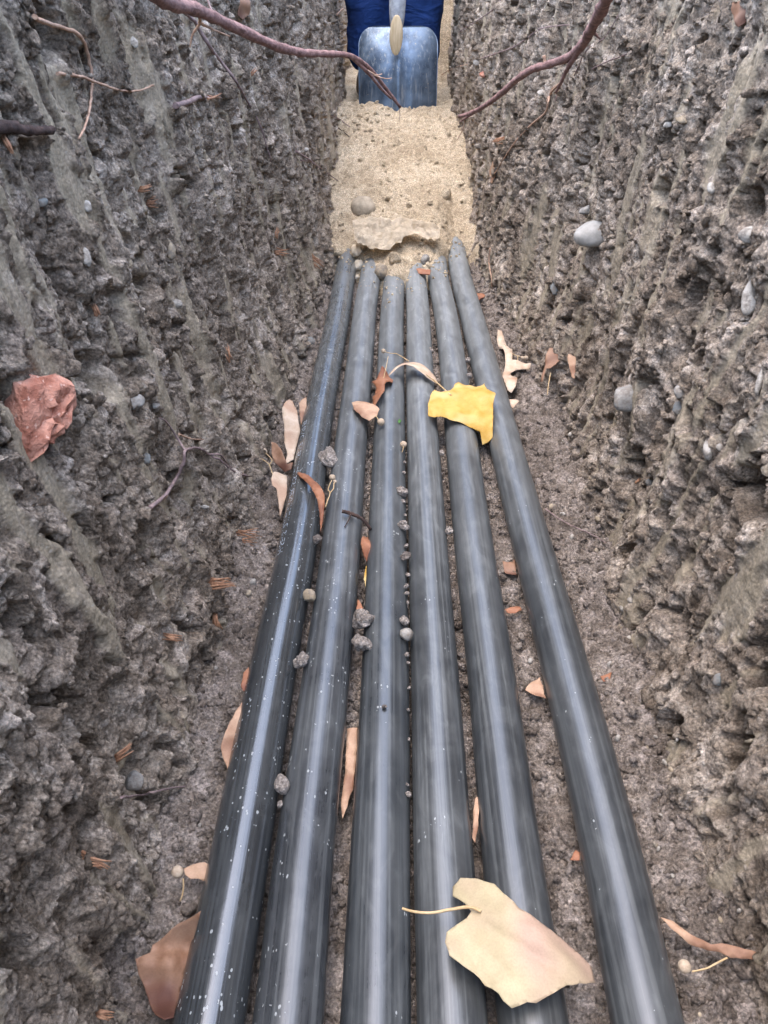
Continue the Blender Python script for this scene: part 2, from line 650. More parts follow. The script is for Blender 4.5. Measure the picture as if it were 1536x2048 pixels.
def pipe_x(i, y):
    P = PIPE_PATH[i]
    return float(np.interp(y, [p.y for p in P], [p.x for p in P]))


# ------------------------------------------------------------------ sand fill
_ends = [at_z(u, v, PIPE_Z + PIPE_R) for (u, v) in PIPE_END]
END_X = [-0.3, _ends[0].x - 0.05] + [e.x for e in _ends] + [_ends[-1].x + 0.06, 0.4]
END_Y = [1.96, 1.95] + [e.y for e in _ends] + [2.02, 2.0]


def sand_z(X, Y):
    ye = np.interp(X, END_X, END_Y) + 0.035 * perlin(X / 0.045, Y / 0.06, 701) * 0.6
    d = Y - (ye + (1.93 - ye) * smooth(0.05, 0.3, Y - ye))
    z = np.where(d > 0, 0.05 + 0.238 * d, 0.05 + 0.75 * d)
    z = np.where(Y > 2.83, 0.258 + (Y - 2.83) * 0.05, np.minimum(z, 0.275 + 0.05 * (Y - 2.83)))
    z = z + 0.36 * smooth(3.18, 3.6, Y) * smooth(0.02, 0.13, X)
    amp = smooth(-0.10, 0.05, d) * 0.6 + 0.4
    wx = X + 0.006 * perlin(X / 0.02, Y / 0.02, 709) + 0.002 * perlin(X / 0.006, Y / 0.006, 713)
    wy = Y + 0.006 * perlin(X / 0.02 + 3, Y / 0.02, 710) + 0.002 * perlin(X / 0.006 + 3, Y / 0.006, 714)
    patch = smooth(-0.25, 0.3, perlin(X / 0.08, Y / 0.10, 704))
    z = z + amp * (0.020 * fbm(X / 0.12, Y / 0.14, 3, 702) + patch * (0.012 * (dome(wx / 0.040, wy / 0.045, 703) - 0.45) + 0.006 * (dome(wx / 0.017, wy / 0.019, 711) - 0.4))
                   + 0.011 * fbm(X / 0.026, Y / 0.030, 5, 705, 0.66) + 0.003 * (dome(wx / 0.009, wy / 0.009, 706) - 0.4))
    hol = perlin(wx / 0.030, wy / 0.034, 707) + 0.5 * perlin(wx / 0.011, wy / 0.012, 712)
    z = z - 0.010 * smooth(0.55, 0.85, hol) * smooth(-0.1, 0.35, perlin(X / 0.1, Y / 0.1, 715))
    z = z + 0.010 * smooth(2.74, 2.83, Y) * smooth(2.95, 2.83, Y) * (1 + perlin(X / 0.05, Y / 0.05, 708))
    return z


def make_sand():
    xs = np.arange(-0.32, 0.3801, 0.0032)
    ys = np.concatenate([np.arange(1.70, 2.92, 0.0034), np.arange(2.925, 4.2, 0.02), np.arange(4.2, 6.9, 0.15)])
    X, Y = np.meshgrid(xs, ys, indexing='ij')
    Z = sand_z(X, Y)
    Z = np.where(Y < 1.78, Z - 0.05, Z)
    me = np_mesh("sand_fill", np.stack([X, Y, Z], -1).reshape(-1, 3), grid_faces(len(xs), len(ys)))
    o = link("sand_fill", me, M['sand'])
    return tag(o, "bank of loose tan sand filling the trench over the pipe ends", "sand", kind="stuff")


SAND = make_sand()

# ------------------------------------------------------------------ casting rays on what is built so far
bpy.context.view_layer.update()
DG = bpy.context.evaluated_depsgraph_get()


def hit(u, v, targets):
    d = ray(u, v)
    best = None
    for o in targets:
        ok, p, n, _ = o.ray_cast(EYE, d, depsgraph=DG)
        if ok:
            k = (p - EYE).length
            if best is None or k < best[0]:
                best = (k, p.copy(), n.copy())
    if best is None:
        return None
    n = best[2]
    if n.dot(d) > 0:
        n = -n
    return best[1], n


SOIL = [WALL_L, WALL_R, FLOOR, SAND]
ALLS = SOIL + PIPES


# ------------------------------------------------------------------ loose crumbs of soil (nobody could count them)
def ico(sub):
    bm = bmesh.new()
    bmesh.ops.create_icosphere(bm, subdivisions=sub, radius=1.0)
    bm.verts.ensure_lookup_table()
    V = np.array([v.co[:] for v in bm.verts])
    Fc = np.array([[v.index for v in f.verts] for f in bm.faces])
    bm.free()
    return V, Fc


ICO1, ICO2, ICO3, ICO4 = ico(1), ico(2), ico(3), ico(4)


def lump(base, seed, amp=0.35, freq=1.3, facet=0.0):
    """irregular clod from a sphere: sums of random plane waves, optionally cut flat by random planes"""
    V, Fc = base
    r = np.random.default_rng(seed)
    s = np.zeros(len(V))
    for k in range(10):
        d = r.normal(size=3)
        d /= np.linalg.norm(d)
        fr = freq * (1.0 + 0.55 * k)
        s += np.sin(V @ d * fr * 2 + r.uniform(0, 6.3)) / (1 + 0.55 * k)
    out = V * (1 + amp * s[:, None] * 0.45)
    if facet > 0:
        for k in range(9):
            d = r.normal(size=3)
            d /= np.linalg.norm(d)
            lim = r.uniform(0.55, 0.85)
            over = np.clip(out @ d - lim, 0, None)
            out = out - facet * over[:, None] * d
    return out, Fc


CRUMBS_BIG = [lump(ICO2, 900 + k, 0.75, 1.3, 0.7)[0] for k in range(14)]
CRUMBS_SMALL = [lump(ICO1, 930 + k, 0.5, 0.9, 0.4)[0] for k in range(14)]


def crumbs(name, pos, size, mat, label, seed, big=0.0032):
    """many irregular crumbs joined into one mesh; those under `big` metres are cut coarser"""
    r = np.random.default_rng(seed)
    VV, FF, TT, base = [], [], [], 0
    for i in range(len(pos)):
        shapes, Fc = (CRUMBS_BIG, ICO2[1]) if size[i] > big else (CRUMBS_SMALL, ICO1[1])
        q = np.array(Euler(r.uniform(0, 6.3, 3)).to_matrix())
        V = (shapes[r.integers(0, 14)] * r.uniform(0.7, 1.3, 3)) @ q.T * size[i] + pos[i]
        VV.append(V)
        FF.append(Fc + base)
        TT.append(np.full(len(V), r.random() * 0.6 + 0.15))
        base += len(V)
    me = np_mesh(name, np.concatenate(VV), np.concatenate(FF))
    add_attr(me, "tone", np.concatenate(TT))
    return tag(link(name, me, mat), label, "soil crumbs", kind="stuff")


def floor_crumbs():
    n = 17000
    y = 0.22 + 1.75 * rng.random(n) ** 1.25
    x = base_left(y) + 0.005 + (base_right(y) - base_left(y) - 0.01) * rng.random(n)
    keep = np.ones(n, bool)
    for i in range(6):
        px_ = np.interp(y, [p.y for p in PIPE_PATH[i]], [p.x for p in PIPE_PATH[i]])
        keep &= np.abs(x - px_) > 0.0215
    x, y = x[keep], y[keep]
    cl = perlin(x / 0.05, y / 0.05, 811)
    k2 = cl > -0.25
    x, y = x[k2], y[k2]
    s = 0.0013 + 0.0052 * rng.random(len(x)) ** 3.4
    z = floor_z(x, y) + s * 0.15
    crumbs("floor_crumbs", np.stack([x, y, z], -1), s, M['crumb'], "small dark soil crumbs strewn over the trench floor", 5)


floor_crumbs()


def wall_crumbs(name, V, scr, sg, seed, label):
    r = np.random.default_rng(seed)
    ny, nz = scr.shape
    yy = V[:, 0, 1]
    a, b = np.searchsorted(yy, 0.12), np.searchsorted(yy, 3.0)
    i = r.integers(a, b, 6500)
    j = r.integers(20, nz - 30, 6500)
    keep = (scr[i, j] < 0.3) & (perlin(V[i, j, 1] / 0.06, V[i, j, 2] / 0.06, seed) > -0.2)
    i, j = i[keep], j[keep]
    P = V[i, j].copy()
    s = (0.0016 + 0.0060 * r.random(len(P)) ** 4.0) * (0.75 + 0.25 * P[:, 1])
    P[:, 0] += sg * s * 0.05
    crumbs(name, P, s, M['wall'], label, seed, 0.0036)


wall_crumbs("wall_crumbs", VL, SL, 1, 21, "soil crumbs clinging to the rough left trench wall")
wall_crumbs("wall_crumbs", VR, SR, -1, 22, "soil crumbs clinging to the rough right trench wall")


def sand_crumbs():
    n = 450
    x = -0.2 + 0.44 * rng.random(n)
    y = 1.86 + 0.96 * rng.random(n)
    s = 0.002 + 0.007 * rng.random(n) ** 3
    z = sand_z(x, y) + s * 0.2
    P = np.stack([x, y, z], -1)[z > 0.03]
    s = s[z > 0.03]
    extra, es = [], []                         # grains fallen on the pipe tops in front of the bank
    for i in range(6):
        for _ in range(34):
            yy = _ends[i].y - 0.20 * rng.random() ** 1.8
            a = math.radians(rng.uniform(35, 145))
            extra.append((pipe_x(i, yy) + PIPE_R * math.cos(a), yy, PIPE_Z + PIPE_R * math.sin(a)))
            es.append(0.0011 + 0.0035 * rng.random() ** 3)
    P, s = np.concatenate([P, np.array(extra)]), np.concatenate([s, np.array(es)])
    crumbs("sand_crumbs", P, s, M['sand'], "small crumbs of tan sand on the sand bank", 6)


sand_crumbs()


# ------------------------------------------------------------------ simple object materials
def plain_mat(name, c1, c2, scale=60, rough=0.8, bump=0.4, dist=0.001, spec=0.3, stretch=(1, 1, 1), speck=None):
    t = NT(name)
    v = t.coords(stretch)
    n = t.noise(v, scale, 5, 0.6)
    c = t.ramp(n, [(0.36, c1), (0.64, c2)])
    if speck:
        k = t.math('GREATER_THAN', t.noise(v, scale * 3.3, 2), 0.66)
        c = t.mix(t.math('MULTIPLY', k, 0.7), c, speck)
    nn = t.bump(t.noise(v, scale * 4, 4, 0.6), bump, dist)
    return t.out(c, rough, nn, spec)


def leaf_mat(name, c1, c2, c3=None, thin=0.25, scale=45):
    t = NT(name)
    v = t.coords()
    n = t.noise(v, scale, 4, 0.6, 0.3)
    c = t.ramp(n, [(0.34, c1), (0.62, c2)])
    if c3:
        b = t.noise(v, scale * 0.45, 2)
        c = t.mix(t.ramp(b, [(0.5, 0.0), (0.66, 1.0)]), c, c3)
    fine = t.noise(v, 700, 3)
    c = t.mix(0.3, c, t.ramp(fine, [(0.3, (0.6, 0.6, 0.6)), (0.6, (1, 1, 1))]), 'MULTIPLY')
    nn = t.bump(t.noise(v, 260, 4), 0.35, 0.0008)
    m = t.out(c, 0.62, nn, 0.35)
    tr = t.node("ShaderNodeBsdfTranslucent")
    t.put(tr.inputs["Color"], c)
    mx = t.node("ShaderNodeMixShader")
    mx.inputs[0].default_value = thin
    t.t.links.new(t.b.outputs[0], mx.inputs[1])
    t.t.links.new(tr.outputs[0], mx.inputs[2])
    t.t.links.new(mx.outputs[0], t.n["Material Output"].inputs["Surface"])
    return m


def stone_mat(name, c1, c2):
    """stone smudged with the soil it was dug out of"""
    t = NT(name)
    v = t.coords()
    geo = t.node("ShaderNodeNewGeometry")
    w = geo.outputs["Position"]
    c = t.ramp(t.noise(w, 90.0, 5, 0.65), [(0.36, c1), (0.64, c2)])
    smudge = t.ramp(t.noise(w, 130.0, 5, 0.7), [(0.46, 0.0), (0.60, 0.85)])
    c = t.mix(smudge, c, (0.17, 0.145, 0.118))
    return t.out(c, 0.85, t.bump(t.noise(w, 260.0, 5, 0.65), 0.6, 0.0025), 0.3)


M['leaf_cream'] = leaf_mat("cream_leaf", (0.33, 0.262, 0.15), (0.425, 0.352, 0.212), (0.39, 0.265, 0.19), 0.08, 24)
M['leaf_yellow'] = leaf_mat("yellow_leaf", (0.46, 0.255, 0.035), (0.55, 0.35, 0.085), (0.58, 0.43, 0.19), 0.12, 40)
M['leaf_brown'] = leaf_mat("brown_leaf", (0.20, 0.095, 0.05), (0.36, 0.215, 0.135), (0.10, 0.04, 0.025), 0.15, 30)
M['leaf_rust'] = leaf_mat("rust_leaf", (0.27, 0.105, 0.05), (0.37, 0.17, 0.09), (0.20, 0.075, 0.04), 0.18, 50)
M['bract_pale'] = leaf_mat("pale_bract", (0.50, 0.36, 0.245), (0.62, 0.49, 0.365), (0.45, 0.29, 0.19), 0.15, 50)
M['bract_tan'] = leaf_mat("tan_bract", (0.37, 0.215, 0.13), (0.50, 0.325, 0.21), (0.26, 0.135, 0.08), 0.15, 50)
M['leaf_green'] = leaf_mat("green_leaf", (0.05, 0.14, 0.03), (0.08, 0.20, 0.05))
M['nutlet'] = plain_mat("nutlet_skin", (0.33, 0.245, 0.165), (0.45, 0.36, 0.26), 200, 0.7)
M['stalk'] = plain_mat("leaf_stalk", (0.40, 0.27, 0.13), (0.50, 0.37, 0.21), 150, 0.6)
M['root'] = plain_mat("root_bark", (0.155, 0.083, 0.07), (0.32, 0.185, 0.16), 110, 0.75, 0.9, 0.003, speck=(0.36, 0.25, 0.2))
M['root_thin'] = plain_mat("thin_root", (0.15, 0.105, 0.10), (0.28, 0.20, 0.18), 150, 0.8, 0.8)
M['root_tan'] = plain_mat("tan_root", (0.34, 0.20, 0.13), (0.50, 0.33, 0.23), 150, 0.8, 0.8)
M['root_black'] = plain_mat("rotten_root", (0.03, 0.02, 0.017), (0.075, 0.045, 0.035), 150, 0.9, 0.9)
M['splinter'] = plain_mat("torn_wood", (0.20, 0.095, 0.05), (0.38, 0.21, 0.12), 180, 0.7)
M['brick'] = plain_mat("broken_brick", (0.27, 0.10, 0.062), (0.54, 0.275, 0.19), 60, 0.9, 0.9, 0.003, speck=(0.56, 0.36, 0.28))
M['stone_grey'] = stone_mat("grey_stone", (0.2, 0.187, 0.165), (0.3, 0.282, 0.25))
M['stone_pale'] = stone_mat("pale_stone", (0.29, 0.262, 0.22), (0.42, 0.385, 0.33))
M['stone_blue'] = stone_mat("blue_grey_stone", (0.13, 0.135, 0.128), (0.21, 0.215, 0.2))
M['stone_tan'] = stone_mat("tan_stone", (0.24, 0.187, 0.122), (0.35, 0.285, 0.2))
M['sand_stone'] = plain_mat("dusty_stone", (0.25, 0.205, 0.145), (0.40, 0.335, 0.245), 60, 0.85, 0.6, 0.002)
M['oval'] = plain_mat("smooth_grey_stone", (0.25, 0.235, 0.205), (0.35, 0.33, 0.295), 60, 0.7, 0.25, 0.001)
M['slab'] = plain_mat("sandstone", (0.58, 0.475, 0.335), (0.80, 0.69, 0.53), 55, 0.9, 0.9, 0.004)


# ------------------------------------------------------------------ builders
def rock(name, p, size, mat, seed, amp=0.18, facet=0.35, rot=None, base=ICO3, parent=None, freq=1.0):
    V, Fc = lump(base, seed, amp, freq, facet)
    V = V * np.array(size)
    R = np.array((rot if rot is not None else Euler((seed * 1.7, seed * 2.3, seed * 0.9)).to_matrix()))
    me = np_mesh(name, V @ R.T, Fc)
    o = link(name, me, mat, parent)
    o.location = p
    return o


def leaf_mesh(outline, p0, n, curl, thick=0.0004, spacing=None, drape=False):
    """thin curved sheet: outline given in pixels, laid on the plane (p0, n), bent by curl(u, v) along n"""
    n = n.normalized()
    W = [at_plane(u, v, p0, n) for (u, v) in outline]
    cen = sum(W, Vector()) / len(W)
    ax = n.orthogonal().normalized()
    ay = n.cross(ax)
    P = [Vector(((w - cen).dot(ax), (w - cen).dot(ay))) for w in W]
    # finer, slightly uneven rim
    rim = []
    r = random.Random(len(outline) * 31 + int(outline[0][0]))
    for i, a in enumerate(P):
        b = P[(i + 1) % len(P)]
        k = max(1, int((b - a).length / 0.004))
        for j in range(k):
            q = a.lerp(b, j / k)
            if j:
                q = q + Vector((r.uniform(-1, 1), r.uniform(-1, 1))) * 0.00035
            rim.append(q)
    xs = [q.x for q in rim]
    ys = [q.y for q in rim]
    span = max(max(xs) - min(xs), max(ys) - min(ys))
    sp = spacing or max(span / 16, 0.0022)
    pts = list(rim)
    x = min(xs)
    row = 0
    while x < max(xs):
        y = min(ys) + (sp / 2 if row % 2 else 0)
        while y < max(ys):
            pts.append(Vector((x + r.uniform(-.1, .1) * sp, y + r.uniform(-.1, .1) * sp)))
            y += sp
        x += sp * 0.87
        row += 1
    nr = len(rim)
    vo, eo, fo, *_ = delaunay_2d_cdt(pts, [], [list(range(nr))], 1, 1e-6)
    used = sorted({i for f in fo for i in f})
    idx = {k: i for i, k in enumerate(used)}
    half = span / 2

    def fold(q):
        h = curl(q.x / half, q.y / half) * half
        h += 0.0012 * float(perlin(np.array(q.x / 0.012), np.array(q.y / 0.012), 55 + nr))
        return h
    V = [cen + ax * vo[k].x + ay * vo[k].y + n * fold(vo[k]) for k in used]
    if drape:                                 # rest on the pipes instead of cutting into them
        for q in V:
            for i in range(6):
                dx = q.x - pipe_x(i, q.y)
                if abs(dx) < PIPE_R:
                    q.z = max(q.z, PIPE_Z + math.sqrt(PIPE_R ** 2 - dx * dx) + 0.0022)
    me = bpy.data.meshes.new("leaf_blade")
    me.from_pydata([v[:] for v in V], [], [[idx[i] for i in f] for f in fo])
    bm = bmesh.new()
    bm.from_mesh(me)
    bmesh.ops.recalc_face_normals(bm, faces=bm.faces)
    bmesh.ops.solidify(bm, geom=bm.faces[:] + bm.edges[:] + bm.verts[:], thickness=thick)
    bm.to_mesh(me)
    bm.free()
    for p in me.polygons:
        p.use_smooth = True
    return me, cen


def stalk(name, pts, r0, r1, mat, seg=6, jitter=0.05, per=5, seed=0):
    path = catmull([Vector(p) for p in pts], per)
    n = len(path)
    rad = [r0 + (r1 - r0) * i / (n - 1) for i in range(n)]
    return link(name, sweep(path, rad, seg, True, jitter, seed), mat)


def crop(x0, y0, s, pts):
    return [(x0 + a / s, y0 + b / s) for a, b in pts]


UP = Vector((0, 0, 1))


def leaf(name, label, cat, outline, z, mat, curl, tilt=(0, 0), stalks=(), nuts=(), group=None, blade="blade", stalk_r=0.0008, spacing=None):
    """a fallen leaf or bract: blade and, where the photograph shows them, stalks and nutlets"""
    n = Vector((tilt[0], tilt[1], 1)).normalized()
    cu = sum(a for a, b in outline) / len(outline)
    cv = sum(b for a, b in outline) / len(outline)
    if z is None:
        hp, hn = hit(cu, cv, ALLS)
        p0 = hp - ray(cu, cv) * 0.012
        z = p0.z
    else:
        p0 = at_z(cu, cv, z)
    me, cen = leaf_mesh(outline, p0, n, curl, drape=z > ZT, spacing=spacing)
    if not stalks and not nuts:
        me.transform(Matrix.Translation(-cen))
        o = link(name, me, mat)
        o.location = cen
        return tag(o, label, cat, group)
    rt = root(name, cen, label, cat, group)
    rebase(link(blade, me, mat), rt)
    for k, (pts, dz) in enumerate(stalks):
        W = [at_z(u, v, z + d) for (u, v), d in zip(pts, dz)]
        rebase(stalk("stalk", W, stalk_r, stalk_r * 0.8, M['stalk'], seed=k), rt)
    for k, (u, v, r, dz) in enumerate(nuts):
        p = at_z(u, v, z + dz)
        o = rock("nutlet", Vector(p), [r * px_size(p)] * 3, M['nutlet'], 40 + k, 0.04, 0.0)
        rebase(o, rt)
    return rt


# ------------------------------------------------------------------ lettering on the pipe by the left wall
def lettering():
    text = "H-SE-IS /2/JI Z/V/-/NER/ 575 TZ/V /  SE NE   DN50 EE"
    cu = bpy.data.curves.new("lettering", 'FONT')
    cu.body = text
    cu.size = 0.0125
    cu.space_character = 1.0
    tmp = bpy.data.objects.new("lettering", cu)
    COL.objects.link(tmp)
    dg = bpy.context.evaluated_depsgraph_get()
    me = bpy.data.meshes.new_from_object(tmp.evaluated_get(dg))
    bpy.data.objects.remove(tmp)
    xs = [v.co.x for v in me.vertices]
    length = max(xs) - min(xs)
    y0, y1 = at_z(560, 1118, 0.035).y, at_z(612, 850, 0.035).y
    P = PIPE_PATH[0]
    py = [p.y for p in P]
    pz = [p.z for p in P]
    px_ = [p.x for p in P]
    sc = (y1 - y0) / length
    for v in me.vertices:
        y = y0 + v.co.x * sc
        a = math.radians(133) - (v.co.y - 0.004) / PIPE_R      # angle round the pipe, 90 = top
        cx, cz = np.interp(y, py, px_), np.interp(y, py, pz)
        rr = PIPE_R + 0.00012
        v.co = (cx + rr * math.cos(a), y, cz + rr * math.sin(a))
    t = NT("printed_ink")
    n = t.noise(t.coords(), 500, 3)
    m = t.out(t.ramp(n, [(0.35, (0.12, 0.13, 0.14)), (0.6, (0.42, 0.46, 0.50))]), 0.5)
    me.materials.clear()
    o = link("printed_lettering", me, m, PIPES[0])
    o["label"] = "faint worn white print along the pipe"


lettering()


# ------------------------------------------------------------------ shovel
def make_shovel():
    Y0 = 2.80
    ztop = at_y(795, 55, Y0).z
    xl, xr = at_y(716, 140, Y0).x, at_y(877, 140, Y0).x
    cx, hw = (xl + xr) / 2, (xr - xl) / 2
    zbot = 0.18
    H = ztop - zbot
    rt = root("shovel", (cx, Y0, zbot), "blue-grey steel shovel standing upright in the tan sand", "shovel")
    # blade: dished plate with rounded shoulders
    nu, nv = 65, 61
    V = []
    rad = 0.052
    for layer in (0, 1):
        for i in range(nu):
            for j in range(nv):
                u = -1 + 2 * i / (nu - 1)
                v = j / (nv - 1)
                z = v * H
                w = hw * (0.965 + 0.035 * min(1, v * 3))
                top = H - z
                lim = w
                if top < rad:
                    lim = w - rad + math.sqrt(max(rad ** 2 - (rad - top) ** 2, 0))
                lim = max(lim, 0.02)
                x = u * lim
                xa = x / hw
                y = 0.030 * xa * xa + 0.010 * xa ** 8          # cheeks turn away from the camera
                y -= 0.007 * math.exp(-(xa / 0.10) ** 2) * (1 - 0.5 * v)   # central rib
                y -= 0.0035 * (math.exp(-((xa - 0.36) / 0.07) ** 2) + math.exp(-((xa + 0.36) / 0.07) ** 2)) * max(0, 0.75 - v)
                y += 0.028 * max(0, v - 0.72) ** 2 * 12 * 0.3       # shoulder rolls back
                y += 0.03 * (v - 0.3) + 0.22 * max(0.0, v - 0.5) ** 2
                V.append((x, y + layer * 0.002, z))
    f = grid_faces(nu, nv).tolist()
    g = [[a + nu * nv for a in q][::-1] for q in f]
    edge = [i * nv for i in range(nu)] + [(nu - 1) * nv + j for j in range(1, nv)] + [i * nv + nv - 1 for i in range(nu - 2, -1, -1)] + [j for j in range(nv - 2, 0, -1)]
    s = [[edge[k], edge[(k + 1) % len(edge)], edge[(k + 1) % len(edge)] + nu * nv, edge[k] + nu * nv] for k in range(len(edge))]
    me = bpy.data.meshes.new("blade")
    me.from_pydata(V, [], f + g + s)
    for p in me.polygons:
        p.use_smooth = True
    t = NT("blued_steel")
    v = t.coords((1, 1, 1))
    st = t.noise(t.coords((150, 150, 5)), 1.0, 4, 0.6)
    pa = t.noise(v, 22, 5, 0.6)
    c = t.ramp(pa, [(0.35, (0.06, 0.085, 0.12)), (0.6, (0.14, 0.185, 0.24))])
    c = t.mix(t.ramp(st, [(0.56, 0.0), (0.70, 0.7)]), c, (0.33, 0.34, 0.33))
    spk = t.math('GREATER_THAN', t.noise(v, 170, 3), 0.70)
    c = t.mix(spk, c, (0.42, 0.36, 0.26))
    n = t.bump(t.noise(v, 60, 4), 0.25, 0.002)
    t.b.inputs["Metallic"].default_value = 0.55
    steel = t.out(c, t.ramp(st, [(0.4, 0.34), (0.7, 0.6)]), n)
    me.materials.append(steel)
    link("blade", me, None, rt)
    # socket tube riveted to the blade, opening onto the tapered wooden shaft
    p0 = at_y(791, 112, Y0 - 0.03) - rt.location
    p1 = at_y(794, 30, Y0 - 0.03) - rt.location
    grey = plain_mat("socket_steel", (0.20, 0.21, 0.22), (0.36, 0.37, 0.38), 60, 0.5, 0.3, spec=0.5)
    tilt = Vector((0.03, 0.10, 1)).normalized()
    a = Vector((p1.x - 0.001, 0.012, p0.z + 0.05))
    path = [a + tilt * k for k in (0.0, 0.03, 0.06, 0.10, 0.20, 0.30, 0.34)]
    me = sweep(path, [0.012, 0.021, 0.0245, 0.026, 0.024, 0.022, 0.0215], 24)
    link("socket", me, grey, rt)
    wood = plain_mat("shovel_wood", (0.40, 0.30, 0.17), (0.56, 0.44, 0.28), 30, 0.7, 0.4, stretch=(4, 4, 0.5))
    V3, F3 = ICO4
    hz = (p1.z - p0.z) / 2
    me = np_mesh("shaft_tip", V3 * np.array((0.0205, 0.007, hz)), F3)
    o = link("shaft_tip", me, wood, rt)
    o.location = ((p0.x + p1.x) / 2, -0.010, (p0.z + p1.z) / 2)
    o.rotation_euler = (0.0, 0.03, 0)
    me = sweep([path[-2] + tilt * k for k in (0, 0.2, 0.5, 0.8, 1.0)], [0.0195, 0.0185, 0.018, 0.018, 0.019], 20)
    link("shaft", me, wood, rt)
    for k in (0.235, 0.275):
        q = a + tilt * k
        V3, F3 = ICO2
        o = link("rivet", np_mesh("rivet", V3 * np.array((0.005, 0.0025, 0.005)), F3), grey, rt)
        o.location = (q.x, q.y - 0.023, q.z)
    return rt, Vector(rt.location) + a, tilt


SHOVEL, SH_A, SH_T = make_shovel()


# ------------------------------------------------------------------ the person behind the shovel
def skinned(name, verts, edges, mat, parent, sub=2, rootv=0):
    """one continuous surface grown over a skeleton: verts = (x, y, z, radius_x, radius_y)"""
    me = bpy.data.meshes.new(name)
    me.from_pydata([v[:3] for v in verts], edges, [])
    o = link(name, me, mat, parent)
    md = o.modifiers.new("skin", 'SKIN')
    md.use_smooth_shade = True
    md.branch_smoothing = 0.6
    sv = me.skin_vertices[0].data
    for i, v in enumerate(verts):
        sv[i].radius = (v[3], v[4] if len(v) > 4 else v[3])
        sv[i].use_root = (i == rootv)
    s = o.modifiers.new("subdivision", 'SUBSURF')
    s.levels = s.render_levels = sub
    return o


